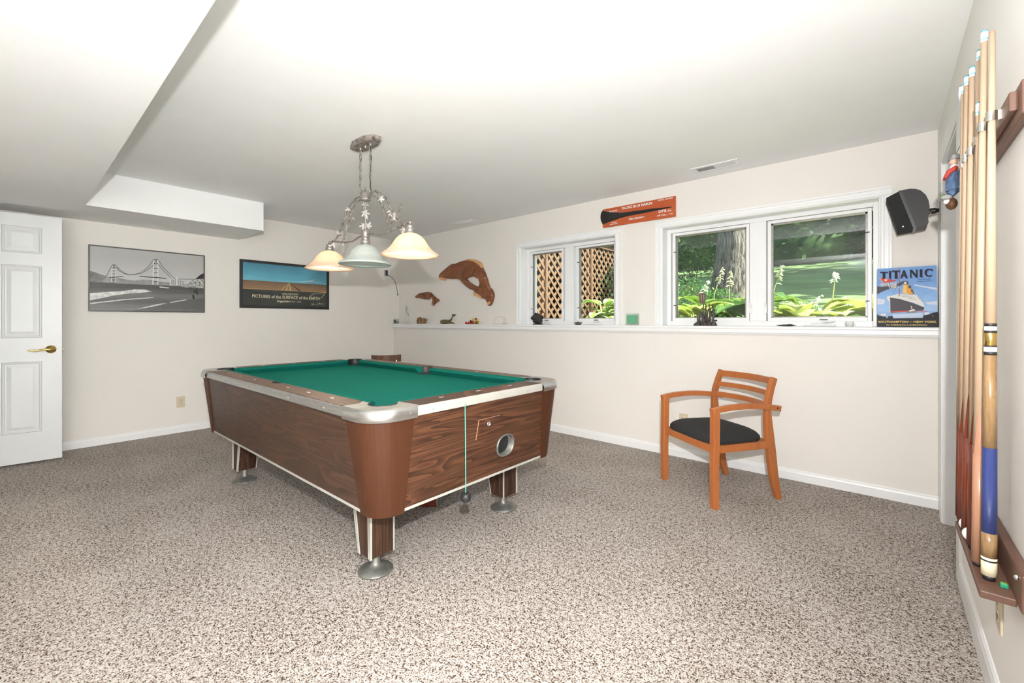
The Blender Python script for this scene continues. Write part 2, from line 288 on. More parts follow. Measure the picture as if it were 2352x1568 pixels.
# ---- windows
YF = 3.98
def casing_piece(mb, a, b, inward):                    # a->b along the inner edge of the opening, profile grows away from it
    a, b, w = Vector(a), Vector(b), Vector(inward)
    pr = [(0, 0), (0, .012), (.010, .018), (.022, .018), (.026, .014), (.046, .014), (.050, .020), (.062, .020), (.062, 0)]
    mb.prism(pr, a, w, (0, -1, 0), b-a)
def window(n, x0, x1, xm0, xm1, label, sashes):
    w = thing('window_%d' % n, label, None, ((x0+x1)/2, YU, ZS), kind='structure')
    mb = MB(); casing_piece(mb, (x0, YU, ZS), (x0, YU, ZT), (-1, 0, 0)); mb.build('casing', 'white_trim', w)
    mb = MB(); casing_piece(mb, (x1, YU, ZS), (x1, YU, ZT), (1, 0, 0)); mb.build('casing', 'white_trim', w)
    mb = MB(); casing_piece(mb, (x0-.062, YU, ZT), (x1+.062, YU, ZT), (0, 0, 1)); mb.build('casing', 'white_trim', w)
    mb = MB().box((x0-.004, YU-.004, ZS), (x0+.004, YO, ZT)).box((x1-.004, YU-.004, ZS), (x1+.004, YO, ZT)).box((x0, YU-.004, ZT-.004), (x1, YO, ZT+.004)); mb.build('jamb', 'white_trim', w)
    t = .036
    mb = MB().box((x0, YF, ZS), (x0+t, YO+.02, ZT)).box((x1-t, YF, ZS), (x1, YO+.02, ZT)).box((x0+t, YF, ZT-t), (x1-t, YO+.02, ZT)).box((x0+t, YF, ZS-.012), (x1-t, YO+.03, ZS+.040)); mb.build('frame', 'white_trim', w, bevel=.003)
    MB().box((xm0, YF-.002, ZS+.04), (xm1, YO+.02, ZT-t)).build('mullion', 'white_trim', w, bevel=.003)
    MB().box(((xm0+xm1)/2-.004, YF-.005, ZS+.04), ((xm0+xm1)/2+.004, YF, ZT-t)).build('mullion_bead', 'white_trim', w)
    for gx0, gx1, hinge in sashes:
        gz0, gz1, s = 1.199, 1.953, .024; sx0, sx1, sz0, sz1 = gx0-s, gx1+s, gz0-s-.006, gz1+s
        y0, y1 = YF+.006, YF+.055
        mb = MB().box((sx0, y0, sz0), (gx0, y1, sz1)).box((gx1, y0, sz0), (sx1, y1, sz1)).box((gx0, y0, gz1), (gx1, y1, sz1)).box((gx0, y0, sz0), (gx1, y1, gz0))
        sa = mb.build('sash', 'white_trim', w, bevel=.003)
        mb = MB(); g = .012
        for a, b in (((gx0, y0+.02, gz0), (gx0+g, y1-.005, gz1)), ((gx1-g, y0+.02, gz0), (gx1, y1-.005, gz1)), ((gx0, y0+.02, gz1-g), (gx1, y1-.005, gz1)), ((gx0, y0+.02, gz0), (gx1, y1-.005, gz0+.006))): mb.box(a, b)
        mb.build('screen_frame', 'lamp_pewter', sa)
        MB().box((gx0, y1-.006, gz0), (gx1, y1-.002, gz1)).build('pane', 'window_glass', sa)
        for zz in (1.31, 1.80):
            hx = gx0 if hinge < 0 else gx1
            MB().box((hx-.012, y0-.004, zz), (hx+.012, y0+.002, zz+.007)).build('screen_clip', 'black_plastic', sa)
        # crank operator at the bottom and lock lever on the mullion side
        cx = (gx0+gx1)/2+.02*hinge
        mb = MB().box((cx-.10, YF-.018, ZS+.002), (cx+.10, YF, ZS+.018)).box((cx-.05, YF-.024, ZS+.018), (cx+.05, YF-.006, ZS+.028)); cr = mb.build('crank_housing', 'white_trim', w, bevel=.004)
        MB().tube([(cx+.02, YF-.03, ZS+.03), (cx+.045, YF-.05, ZS+.034), (cx+.10, YF-.052, ZS+.038)], .006, 8).build('crank_handle', 'white_trim', cr)
        MB().box((cx+.0, y0-.003, ZS+.046), (cx+.05, y0+.001, ZS+.054)).build('sticker', 'black_plastic', sa)
        lx = (sx1+.012) if hinge < 0 else (sx0-.012)
        mb = MB().box((lx-.009, YF-.014, 1.235), (lx+.009, YF, 1.305)).obox((lx, YF-.02, 1.30), (.006, 0, 0), (0, .005, .004), (0, -.012, .022)); mb.build('lock_lever', 'white_trim', w, bevel=.003)
    return w
window(1, *W1, -2.665, -2.548, 'white casement window nearer the corner, showing lattice outside', [(-3.132, -2.714, -1), (-2.496, -2.075, -1)])
window(2, *W2, -.842, -.722, 'white casement window nearer the doorway, showing lawn and big leaves', [(-1.458, -.870, -1), (-.690, -.091, 1)])

# ---- doorway in the right wall, closed flush door behind its jamb
d2 = thing('door_2', 'white doorway beside the cue rack', None, (XR, (DY0+DY1)/2, 0), kind='structure')
cp = [(0, 0), (0, .008), (.02, .010), (.05, .008), (.075, .011), (.11, .009), (.11, 0)]
MB().prism(cp, (XR, DY1, 0), (0, 1, 0), (-1, 0, 0), (0, 0, DZ)).build('casing', 'white_trim', d2)
MB().prism(cp, (XR, DY0, 0), (0, -1, 0), (-1, 0, 0), (0, 0, DZ)).build('casing', 'white_trim', d2)
MB().prism(cp, (XR, DY0-.11, DZ), (0, 0, 1), (-1, 0, 0), (0, DY1-DY0+.22, 0)).build('casing', 'white_trim', d2)
MB().box((XR-.002, DY1-.016, 0), (XR+.12, DY1, DZ)).box((XR-.002, DY0, 0), (XR+.12, DY0+.016, DZ)).box((XR-.002, DY0, DZ-.016), (XR+.12, DY1, DZ)).build('jamb', 'white_trim', d2)
MB().box((XR+.075, DY0+.016, .012), (XR+.11, DY1-.016, DZ-.016)).build('leaf', 'door_white', d2)
MB().box((XR+.06, DY1-.028, 0), (XR+.075, DY1-.016, DZ)).build('door_stop', 'white_trim', d2)

# ---- open panelled door at the left
hx, hy = -5.375, -.476; ang = math.radians(-6.2)      # leaf runs from the hinge to its free edge
d1 = thing('door_1', 'white panelled door standing open against the left wall', None, (hx, hy, 0), ang, kind='structure')
LW = .762                                               # leaf along local +y, room face towards +x
MB().box((-.017, 0, .016), (.017, LW, 2.042)).build('leaf', 'door_white', d1, bevel=.002)
for py0, py1 in ((.115, .335), (.427, .647)):
    for z0, z1 in ((1.725, 1.94), (1.033, 1.625), (.26, .841)):
        mb = MB()
        for x, i0, x2, i1 in ((.0172, 0, .0255, .006), (.0255, .006, .0255, .011), (.0255, .011, .0178, .020), (.0178, .020, .0178, .026), (.0178, .026, .024, .052)):
            a = [(x, py0+i0, z0+i0), (x, py1-i0, z0+i0), (x, py1-i0, z1-i0), (x, py0+i0, z1-i0)]; b = [(x2, py0+i1, z0+i1), (x2, py1-i1, z0+i1), (x2, py1-i1, z1-i1), (x2, py0+i1, z1-i1)]
            mb.loft([a, b], cap=False)
        mb.add([(.024, py0+.052, z0+.052), (.024, py1-.052, z0+.052), (.024, py1-.052, z1-.052), (.024, py0+.052, z1-.052)], [(0, 1, 2, 3)])
        mb.build('panel', 'door_white', d1)
hd = MB().lathe([(0, .0), (.033, .0), (.033, .004), (.028, .009), (.016, .011), (.013, .03), (.012, .042), (0, .044)], (.017, LW-.065, .935), 24, axis=(1, 0, 0)).build('handle_rose', 'brass', d1)
pth = [(.055, LW-.065, .935), (.060, LW-.085, .937), (.060, LW-.12, .931), (.058, LW-.15, .926), (.060, LW-.18, .932), (.061, LW-.192, .930)]
MB().tube(pth, [.011, .010, .008, .007, .006, .004], 10).build('handle_lever', 'brass', hd)
MB().box((-.011, LW, .905), (.011, LW+.0015, .965)).box((-.006, LW, .928), (.004, LW+.011, .942)).build('latch', 'lamp_iron', d1)
for z in (.25, 1.05, 1.85): MB().tube([(.02, -.004, z-.045), (.02, -.004, z+.045)], .006, 8).build('hinge', 'brass', d1)
df = thing('trim_2', 'white casing of the door opening at the left', None, (-5.0, -.5, 0), kind='structure')
for a, b in (((-5.46, -.5, 0), (-5.395, -.486, 2.13)), ((-4.585, -.5, 0), (-4.52, -.486, 2.13)), ((-5.46, -.5, 2.065), (-4.52, -.486, 2.104))): MB().box(a, b).build('casing', 'white_trim', df)

# ================================================================== the garden outside
def tfac(m, tr):                                        # thin leaf: let some light through
    n, l, b = nodes(m); out = n['Material Output']; t = n.new('ShaderNodeBsdfTranslucent'); x = n.new('ShaderNodeMixShader'); x.inputs[0].default_value = tr
    src = b.inputs['Base Color'].links[0].from_socket if b.inputs['Base Color'].links else None
    if src: l.new(src, t.inputs[0])
    else: t.inputs[0].default_value = b.inputs['Base Color'].default_value
    l.new(b.outputs[0], x.inputs[1]); l.new(t.outputs[0], x.inputs[2]); l.new(x.outputs[0], out.inputs[0]); return m
def leafmat(name, c0, c1, scale=3, rough=.5, tr=.3):
    m = mat(name, c0, rough); n, l, b = nodes(m); l.new(ramp(m, noise_tex(m, coords(m), scale, 3), [(.35, c0), (.65, c1)]), b.inputs['Base Color']); return tfac(m, tr)
leafmat('hosta_green', (.16, .30, .035), (.30, .46, .07), 4); leafmat('hosta_lime', (.42, .52, .10), (.66, .70, .26), 5); leafmat('hosta_dark', (.07, .17, .045), (.13, .25, .06), 4)
leafmat('hosta_white', (.50, .58, .30), (.72, .76, .52), 7)
leafmat('shrub_leaf', (.10, .22, .05), (.24, .38, .11), 3); leafmat('wood_leaf', (.03, .07, .026), (.085, .16, .055), 1.6); leafmat('crown_leaf', (.08, .17, .05), (.16, .28, .07), 1)
leafmat('fern_leaf', (.07, .20, .05), (.16, .34, .09), 4)
paint('flower_cream', (.62, .58, .38), .7, .1, 20); paint('stem_dark', (.06, .075, .03), .8, .1, 20); paint('stem_green', (.34, .40, .14), .6, .1, 20); paint('flower_white', (.80, .78, .72), .7, .05, 20)
m = paint('lawn_grass', (.14, .22, .085), .95, .35, 1.1, 40, .6)
m = paint('grass_blade', (.18, .30, .06), .8, .3, 3, 40, 0)
paint('mulch', (.045, .032, .022), .95, .4, 12, 30, .6)
m = mat('oak_bark', (.2, .17, .14), .95); n, l, b = nodes(m); v = coords(m, (13, 13, 1.7)); f = noise_tex(m, v, 2.6, 4, .6, .5); l.new(ramp(m, f, [(.38, (.05, .042, .035)), (.5, (.20, .175, .145)), (.68, (.34, .31, .265))]), b.inputs['Base Color']); bump(m, f, 1.0, .06)
wood('cedar_lattice', (.125, .068, .037), (.19, .112, .066), (.25, .16, .10), (3, 3, 3), 3, 1, .8, bands=False)
paint('under_deck_shade', (.012, .010, .009), .95, .2, 6)  # near-black, the shade behind the lattice put into the colour
# ground: a planting bed by the wall, then a lawn rising to the woods
def gz(x, y):
    if y < 6.0: return 1.02+.03*max(0, y-4.1)
    return 1.077+.20*(y-6.0)+.04*math.sin(x*.6+y*.4)*min(1, (y-6)/2) if y < 15 else 2.877+.08*(y-15)
mb = MB(); nx, ny = 40, 40
vs = [(-16+32*i/nx, YO+(26-YO)*(j/ny)**1.5, 0) for j in range(ny+1) for i in range(nx+1)]; vs = [(x, y, gz(x, y)) for x, y, z in vs]
fs = [(j*(nx+1)+i, j*(nx+1)+i+1, (j+1)*(nx+1)+i+1, (j+1)*(nx+1)+i) for j in range(ny) for i in range(nx)]
mb.add(vs, fs, 0, True)
for k, (a, b, c, d) in enumerate(fs):
    if vs[a][1] < 6.0: mb.m[k] = 1
tag(mb.build('lawn', ['lawn_grass', 'mulch']), 'shaded lawn rising behind the house towards the woods', kind='structure')
# house wall outside, below the windows is the bed; an added deck slab and backing keep the lattice gaps dark
tag(MB().box((-9.5, YO, 2.50), (-3.62, 8.8, 2.62)).box((-9.5, 8.7, 1.0), (-3.75, 8.8, 2.5)).box((-4.95, YO, .9), (-4.85, 8.8, 2.5)).build('deck_shade_box', 'under_deck_shade'), 'added deck slab and near-black backing, for the shade behind the lattice', kind='structure')
lf = thing('lattice_fence', 'tan wooden diagonal lattice screen under the deck, outside the window nearer the corner', 'fence', (-3.70, 6.2, 1.0))
LY0, LY1, LZ0, LZ1 = YO+.02, 8.6, 1.04, 2.44; hgt = LZ1-LZ0
def strip(c, sgn, x):                                   # clipped 45 degree slat: y = c + sgn*(z-LZ0)
    z0, z1 = 0., hgt
    ya, yb = c+sgn*z0, c+sgn*z1
    lo, hi = 0., 1.
    for val in (LY0, LY1):
        pass
    def inside(t): return LY0 <= ya+(yb-ya)*t <= LY1
    ts = [i/60 for i in range(61) if inside(i/60)]
    if len(ts) < 4: return
    lo, hi = ts[0], ts[-1]
    a = Vector((x, ya+(yb-ya)*lo, LZ0+hgt*lo)); b = Vector((x, ya+(yb-ya)*hi, LZ0+hgt*hi)); e = (b-a)/2; n2 = Vector((0, -e.z, e.y)).normalized()*.019
    MB().obox((a+b)/2, e, n2, (.0045, 0, 0)).build('slat', 'cedar_lattice', lf)
c = LY0-hgt
while c < LY1+hgt:
    strip(c, 1, -3.7045); strip(c+.05, -1, -3.6955); c += .156
for y in (4.22, 5.02, 6.28, 7.54): MB().box((-3.69, y-.02, 1.02), (-3.665, y+.02, LZ1+.06)).box((-3.76, y-.045, 1.02), (-3.71, y+.045, LZ1+.06)).build('post', 'cedar_lattice', lf)
MB().box((-3.72, LY0, LZ1-.02), (-3.668, LY1, LZ1+.06)).build('top_rail', 'cedar_lattice', lf)

def leaf_quads(mb, c, rad, n, size, mi=0, flatz=1.0, seed=0, hollow=.0):
    r = random.Random(seed); c = Vector(c)
    for _ in range(n):
        while True:
            d = Vector((r.uniform(-1, 1), r.uniform(-1, 1), r.uniform(-1, 1)))
            if hollow <= d.length <= 1: break
        p = c+Vector((d.x*rad[0], d.y*rad[1], d.z*rad[2])); s = size*r.uniform(.6, 1.3)
        t = Vector((r.uniform(-1, 1), r.uniform(-1, 1), r.uniform(-.6, .5)*flatz)).normalized(); q = t.cross(Vector((r.uniform(-.5, .5), r.uniform(-.5, .5), 1))).normalized()*s*.32; t = t*s*.5
        mb.add([p-t, p-t*.1+q, p+t, p-t*.1-q], [(0, 1, 2, 3)], mi)
# the big oak: trunk and the crown that shades lawn and woods
ok = thing('oak_tree', 'thick grey barked tree trunk standing outside the chair-side window', 'tree', (-1.625, 7.3, 1.3))
mb = MB(); rings = []
for z, r in ((1.15, .56), (1.35, .50), (1.6, .44), (1.85, .40), (2.1, .365), (2.5, .325), (2.9, .305), (4.5, .29), (6.5, .27), (9.5, .20)):
    rings.append([(-1.665+(r*.97+.015*math.sin(5*a+z))*math.cos(a), 7.3+(r+.015*math.sin(5*a+z))*math.sin(a), z) for a in [2*PI*k/28 for k in range(28)]])
mb.loft(rings, cap=False, smooth=True); mb.build('trunk', 'oak_bark', ok)
mb = MB()
for k in range(26): leaf_quads(mb, (rnd.uniform(-9, 13), rnd.uniform(8.2, 11.6), rnd.uniform(8.5, 11)), (2.4, 2.0, 1.4), 330, .42, seed=100+k)
tag(mb.build('crown', 'crown_leaf', ok), kind='stuff')
# woods beyond the lawn
spots = [(-12.0+3.4*k, 15.6, 0, ['leftmost', 'second from the left', 'third from the left', 'second from the right', 'rightmost'][k]+' in the front row') for k in range(5)]
spots += [(-13.4+3.4*k, 19.3, 1, ['leftmost', 'second from the left', 'third from the left', 'third from the right', 'second from the right', 'rightmost'][k]+' in the back row') for k in range(6)]
for k, (x, y, row, where) in enumerate(spots):
    g = gz(x, y); t = thing('woodland_tree', 'dark leafy tree beyond the lawn, '+where, 'tree', (x, y, g), group='woodland trees beyond the lawn')
    MB().tube([(x, y, g-.1), (x+.1, y, g+2.5), (x, y+.1, g+6)], [.2, .16, .08], 8).build('trunk', 'oak_bark', t)
    mb = MB(); core = MB()
    for q in range(7 if row == 0 else 9):
        c = (x+rnd.uniform(-.15, .15), y+rnd.uniform(-.1, .1), g+.6+q*.9)
        leaf_quads(mb, c, (1.6, 1.5, .95), 620, .19, seed=k*31+q, hollow=.5); core.ball((c[0], c[1], c[2]), 1.25, 10, sc=(1.05, .9, .8), jit=.3, seed=k+q)
    tag(mb.build('foliage', 'wood_leaf', t), kind='stuff'); core.build('inner_foliage', 'wood_leaf', t)
# shrubs, ferns and hostas in the bed
def shrub(x, y, h, r, n, size, mname, label, seed, name='garden_shrub', cat='shrub', g0=None):
    g = gz(x, y) if g0 is None else g0; t = thing(name, label, cat, (x, y, g), group='shrubs along the planting bed')
    mb = MB(); st = MB(); rr = random.Random(seed)
    for k in range(7):
        a = rr.uniform(0, 2*PI); e = (x+r*.6*math.cos(a), y+r*.6*math.sin(a), g+h*rr.uniform(.7, 1)); st.tube([(x, y, g-.02), ((x+e[0])/2, (y+e[1])/2, g+h*.5), e], [.007, .005, .002], 5)
    leaf_quads(mb, (x, y, g+h*.55), (r, r, h*.5), n, size, seed=seed); tag(mb.build('foliage', mname, t), kind='stuff'); st.build('stem', 'stem_dark', t)
shrub(-3.02, 6.1, 1.0, .40, 600, .06, 'wood_leaf', 'leafy green shrub against the lattice, outside the second pane', 1)
shrub(-3.0, 6.9, 1.45, .5, 900, .08, 'wood_leaf', 'tall dark shrub behind the variegated hosta beside the lattice', 2)
shrub(-2.62, 7.9, 1.5, .55, 1500, .06, 'wood_leaf', 'tall dark shrub left of the big tree trunk', 3)
shrub(-2.12, 6.35, .62, .33, 1300, .040, 'fern_leaf', 'feathery fern-like plant at the left edge of the chair-side pane', 4)
shrub(-1.72, 6.35, .46, .30, 1300, .036, 'fern_leaf', 'feathery green plant left of the tree trunk base', 5)
shrub(-1.22, 6.0, .42, .27, 1300, .034, 'hosta_white', 'pale small-leaved plant in front of the tree trunk', 6)
shrub(-.84, 6.0, .32, .22, 800, .034, 'hosta_white', 'pale low plant beside the window mullion', 7)
def hosta_leaf(mb, base, az, ln, wd, rise, droop, mi=0, mi2=None):
    b = Vector(base); d = Vector((math.cos(az), math.sin(az), 0)); s = Vector((-d.y, d.x, 0)); rings = []; U = 7
    for i in range(U):
        u = i/(U-1); w = wd*(math.sin(PI*min(1, u*.92+.10))**.7)*(1-.55*u*u) if i < U-1 else .002
        c = b+d*(ln*u)+Vector((0, 0, rise*math.sin(u*PI*.62)-droop*u*u))
        rings.append([c-s*w+Vector((0, 0, .10*w)), c-s*w*.5+Vector((0, 0, .06*w+.006*math.sin(9*u))), c-Vector((0, 0, .10*w)), c+s*w*.5+Vector((0, 0, .06*w-.006*math.sin(8*u))), c+s*w+Vector((0, 0, .10*w))])
    vs = [p for r in rings for p in r]; n = 5
    for i in range(U-1):
        for j in range(4): mb.add([vs[i*n+j], vs[i*n+j+1], vs[(i+1)*n+j+1], vs[(i+1)*n+j]], [(0, 1, 2, 3)], (mi2 if mi2 is not None and j in (0, 3) else mi), True)
def hosta(x, y, nl, ln, mname, label, seed, edge=None, h=.12):
    g = gz(x, y); t = thing('hosta_plant', label, 'plant', (x, y, g), group='broad-leaved plants outside the windows'); r = random.Random(seed)
    for k in range(nl):
        az = 2*PI*k/nl*1.618*2+r.uniform(-.3, .3); lv = r.uniform(.35, 1.0); hh = h*lv+.05; L = ln*r.uniform(.8, 1.15)
        p = Vector((x+.10*ln*2*math.cos(az), y+.10*ln*2*math.sin(az), g+hh))
        mb = MB(); hosta_leaf(mb, p, az, L, L*.36, L*.30*r.uniform(.5, 1.3), L*r.uniform(.15, .45), 0, 1 if edge else None)
        lo = mb.build('leaf', [mname]+([edge] if edge else []), t)
        MB().tube([(x, y, g-.01), tuple((p+Vector((x, y, g)))/2+Vector((0, 0, .02))), tuple(p)], .007, 5).build('leaf_stalk', 'stem_green', lo)
hosta(-2.62, 4.78, 18, .26, 'hosta_green', 'white-edged broad-leaved plant nearest the lattice window', 11, 'hosta_white', .30)
hosta(-2.86, 5.55, 14, .26, 'hosta_green', 'white-edged broad-leaved plant further back beside the lattice', 12, 'hosta_white', .24)
hosta(-2.00, 5.15, 12, .27, 'hosta_green', 'broad-leaved plant hidden mostly by the wall between the windows', 13, None, .22)
hosta(-1.47, 4.62, 16, .34, 'hosta_lime', 'yellow-green broad-leaved plant at the lower left of the chair-side pane', 14, None, .22)
hosta(-1.60, 5.35, 14, .34, 'hosta_green', 'green broad-leaved plant behind the yellow-green one', 15, None, .28)
hosta(-1.00, 4.70, 15, .38, 'hosta_dark', 'large dark green broad-leaved plant under the window mullion', 16, None, .28)
hosta(-1.02, 5.42, 14, .34, 'hosta_green', 'green broad-leaved plant in front of the tree trunk', 17, None, .32)
hosta(-.62, 4.60, 16, .34, 'hosta_lime', 'yellow broad-leaved plant at the lower left of the pane nearest the doorway', 18, None, .16)
hosta(-.34, 4.55, 16, .30, 'hosta_lime', 'pale yellow broad-leaved plant under the tall flower stalk', 19, 'hosta_white', .13)
hosta(-.04, 4.66, 16, .38, 'hosta_lime', 'large yellow-green broad-leaved plant at the far right of the window', 20, None, .24)
hosta(.40, 4.62, 10, .30, 'hosta_green', 'broad-leaved plant right of the window opening', 21, None, .18)
# flower stalks
def stalk(x, y, h, lean, ln, mname, label, seed):
    g = gz(x, y); t = thing('flower_stalk', label, 'flower', (x, y, g), group='flower stalks in the planting bed'); r = random.Random(seed); top = Vector((x+lean, y, g+h))
    mid = Vector((x+lean*.25, y, g+h*.6)); MB().tube([(x, y, g), tuple(mid), tuple(top)], [.007, .006, .003], 6).build('stem', 'stem_green', t)
    mb = MB()
    for k in range(26):
        u = r.random(); p = mid.lerp(top, 1-ln*(1-u) if False else (1-ln)+ln*u); a = r.uniform(0, 2*PI); L = .045*(1.15-u*.7)
        q = p+Vector((math.cos(a)*L, math.sin(a)*L, -L*.25)); mb.tube([tuple(p), tuple((p+q)/2+Vector((0, 0, .008))), tuple(q)], [.003, .007, .003], 5)
    tag(mb.build('blossoms', mname, t), kind='stuff')
stalk(-1.02, 5.15, .88, .07, .75, 'flower_cream', 'tall cream plume in front of the tree trunk', 1)
stalk(-.93, 5.3, .70, .12, .7, 'flower_cream', 'shorter cream plume right of the tall plume', 2)
stalk(-1.52, 5.3, .72, .13, .6, 'flower_cream', 'leaning cream plume left of the tree trunk', 3)
stalk(-1.66, 5.2, .58, .14, .6, 'flower_white', 'whitish plume at the left of the chair-side pane', 4)
stalk(-1.36, 5.4, .68, .02, .6, 'flower_cream', 'upright cream plume beside the leaning one', 5)
stalk(-.355, 4.75, .56, .03, .35, 'flower_white', 'tall bare flower stalk in the middle of the right pane', 6)
stalk(-.60, 4.85, .36, .16, .6, 'flower_white', 'short leaning flower stalk in the right pane', 7)
stalk(-.27, 4.95, .34, .0, .6, 'flower_white', 'small white flower head right of the tall stalk', 8)
mb = MB(); r2 = random.Random(5)
for k in range(2600):
    x = r2.uniform(-1.2, 1.0); y = r2.uniform(5.95, 6.9); g = gz(x, y); h = r2.uniform(.08, .20); a = r2.uniform(0, 6.28); w = .005
    mb.add([(x-w, y, g), (x+w, y, g), (x+.05*math.cos(a), y+.05*math.sin(a), g+h)], [(0, 1, 2)])
tag(mb.build('grass_tufts', 'grass_blade'), 'tufts of lit grass between the leafy plants and the lawn', 'grass', kind='stuff')
# ================================================================== pool table
PT = thing('pool_table', 'walnut laminate pool table with green felt and metal corners', 'pool table', (-2.686, 1.568, 0)); PT['_o'] = (0., 0., 0.)
A, B = 1.187, .663; ZB, ZR = .767, .812; WX, WY = 1.054, .541
# cabinet panels (they lean inwards towards the floor)
def panel(pts_top, pts_bot, mname, name):
    mb = MB(); mb.loft([pts_bot, pts_top]); return mb.build(name, mname, PT)
for s in (-1, 1):
    panel([(-1.03, s*.652, .775), (1.03, s*.652, .775), (1.03, s*.625, .775), (-1.03, s*.625, .775)], [(-1.03, s*.603, .372), (1.03, s*.603, .372), (1.03, s*.575, .372), (-1.03, s*.575, .372)], 'laminate_side', 'side_panel')
hx0 = .154; hz0 = .509                                   # ball return hole in the end panel
def end_panel(s, hole):
    if not hole:
        return panel([(s*1.176, -.50, .775), (s*1.176, .50, .775), (s*1.15, .50, .775), (s*1.15, -.50, .775)], [(s*1.139, -.50, .372), (s*1.139, .50, .372), (s*1.11, .50, .372), (s*1.11, -.50, .372)], 'laminate_end', 'end_panel')
    X = lambda z: 1.139+(1.176-1.139)*(z-.372)/(.775-.372)
    mb = MB(); N = 32; ring = [(hx0+.060*math.cos(2*PI*k/N), hz0+.052*math.sin(2*PI*k/N)) for k in range(N)]; outer = []
    for k in range(N):
        c, sn = math.cos(2*PI*k/N), math.sin(2*PI*k/N); t = []
        if c > 1e-6: t.append((.50-hx0)/c)
        if c < -1e-6: t.append((-.50-hx0)/c)
        if sn > 1e-6: t.append((.775-hz0)/sn)
        if sn < -1e-6: t.append((.372-hz0)/sn)
        t = min(t); outer.append((hx0+c*t, hz0+sn*t))
    for k in range(N):
        j = (k+1) % N; q = [ring[k], outer[k]]
        for cy_, cz_ in ((.50, .775), (-.50, .775), (-.50, .372), (.50, .372)):
            a0, a1 = math.atan2(outer[k][1]-hz0, outer[k][0]-hx0) % (2*PI), math.atan2(outer[j][1]-hz0, outer[j][0]-hx0) % (2*PI); ac = math.atan2(cz_-hz0, cy_-hx0) % (2*PI)
            if a1 < a0: a1 += 2*PI
            if a0 < ac < a1: q.append((cy_, cz_))
        q += [outer[j], ring[j]]; mb.add([(X(z), y, z) for y, z in q], [tuple(range(len(q)))])
    return mb.build('end_panel', 'laminate_end', PT)
end_panel(-1, False); EP = end_panel(1, True)
X1 = 1.139+(1.176-1.139)*(hz0-.372)/.403
mb = MB(); N = 40; rp = lambda r, x: [(x+(r_z-hz0)*.092, r_y, r_z) for r_y, r_z in [(hx0+(.060*r)*math.copysign(abs(math.cos(a))**.85, math.cos(a)), hz0+(.052*r)*math.copysign(abs(math.sin(a))**.85, math.sin(a))) for a in [2*PI*k/N for k in range(N)]]]
mb.loft([rp(1.0, X1-.02), rp(1.16, X1+.001), rp(1.16, X1+.006), rp(1.08, X1+.010), rp(1.0, X1+.007), rp(.97, X1-.06)], cap=False, smooth=True); mb.build('ball_return_ring', 'foot_metal', PT)
mb = MB(); mb.loft([rp(.97, X1-.03), rp(.97, X1-.25)], cap=True); mb.build('ball_return_chute', 'dark_void', PT)
# access flap in the end panel, with its lock
XE = lambda z: 1.139+.037*(z-.372)/.403
fl = MB().loft([[(XE(.585)+.001, -.072, .585), (XE(.680)+.001, -.060, .680), (XE(.680)+.001, .091, .680), (XE(.595)+.001, .079, .595)], [(XE(.585)+.003, -.072, .585), (XE(.680)+.003, -.060, .680), (XE(.680)+.003, .091, .680), (XE(.595)+.003, .079, .595)]]).build('access_flap', 'laminate_end', PT)
mb = MB(); mb.sweep([(XE(.585)+.003, -.073, .584), (XE(.680)+.003, -.061, .681)], .003, .003, (0, 1, 0)); mb.sweep([(XE(.68)+.003, -.061, .681), (XE(.68)+.003, .092, .681)], .002, .0022, (1, 0, 0)); mb.build('flap_edge', 'cue_tan', fl)
MB().lathe([(0, .0), (.012, 0), (.012, .006), (.008, .008), (.008, .006), (0, .006)], (XE(.651)+.002, .009, .651), 20, axis=(1, 0, 0)).build('flap_lock', 'chrome', fl)
# bottom edge strips
for s in (-1, 1):
    MB().box((-1.02, s*.605, .362), (1.02, s*.59, .374)).build('edge_strip', 'ivory_trim_strip', PT); MB().box((s*1.141, -.48, .362), (s*1.126, .48, .374)).build('edge_strip', 'ivory_trim_strip', PT)
MB().box((-1.12, -.585, .45), (1.12, .585, .455)).build('cabinet_bottom', 'leg_walnut', PT)
# tapering rounded corner posts
def post_ring(sx, sy, ax, by, leg, R, z, th):
    o = [(ax-leg, by)]+[(ax-R+R*math.sin(a), by-R+R*math.cos(a)) for a in [PI/2*k/10 for k in range(11)]]+[(ax, by-leg)]
    i = [(ax-th, by-leg)]+[(ax-R+(R-th)*math.sin(a), by-R+(R-th)*math.cos(a)) for a in [PI/2*k/10 for k in range(10, -1, -1)]]+[(ax-leg, by-th)]
    return [(sx*x, sy*y, z) for x, y in o+i]
for sx in (-1, 1):
    for sy in (-1, 1):
        mb = MB(); mb.loft([post_ring(sx, sy, 1.145, .609, .128, .10, .358, .02), post_ring(sx, sy, 1.182, .658, .205, .12, .777, .02)]); mb.build('corner_post', 'post_walnut', PT)
# aluminium edge trim between the corners
for s in (-1, 1):
    pr_ = [(0, .770), (.008, .768), (.010, .772), (.010, .800), (.004, .808), (-.012, .812), (-.012, .806), (0, .80)]
    MB().prism(pr_, (-.965, s*(B-.010), 0), (0, s, 0), (0, 0, 1), (1.93, 0, 0)).build('edge_trim', 'brushed_aluminium' if s < 0 else 'brushed_aluminium', PT)
    MB().prism(pr_, (s*(A-.010), -.44, 0), (s, 0, 0), (0, 0, 1), (0, .88, 0)).build('edge_trim', 'ivory_trim_strip' if s > 0 else 'brushed_aluminium', PT)
    for x in (-.88, -.55, -.12, .42, .80): MB().lathe([(0, .0025), (.004, .002), (.005, 0)], (x, s*(B+.0), .785), 10, axis=(0, s, 0)).build('trim_screw', 'chrome', PT)
    for y in (-.36, .30): MB().lathe([(0, .0025), (.004, .002), (.005, 0)], (s*A, y, .787), 10, axis=(s, 0, 0)).build('trim_screw', 'chrome', PT)
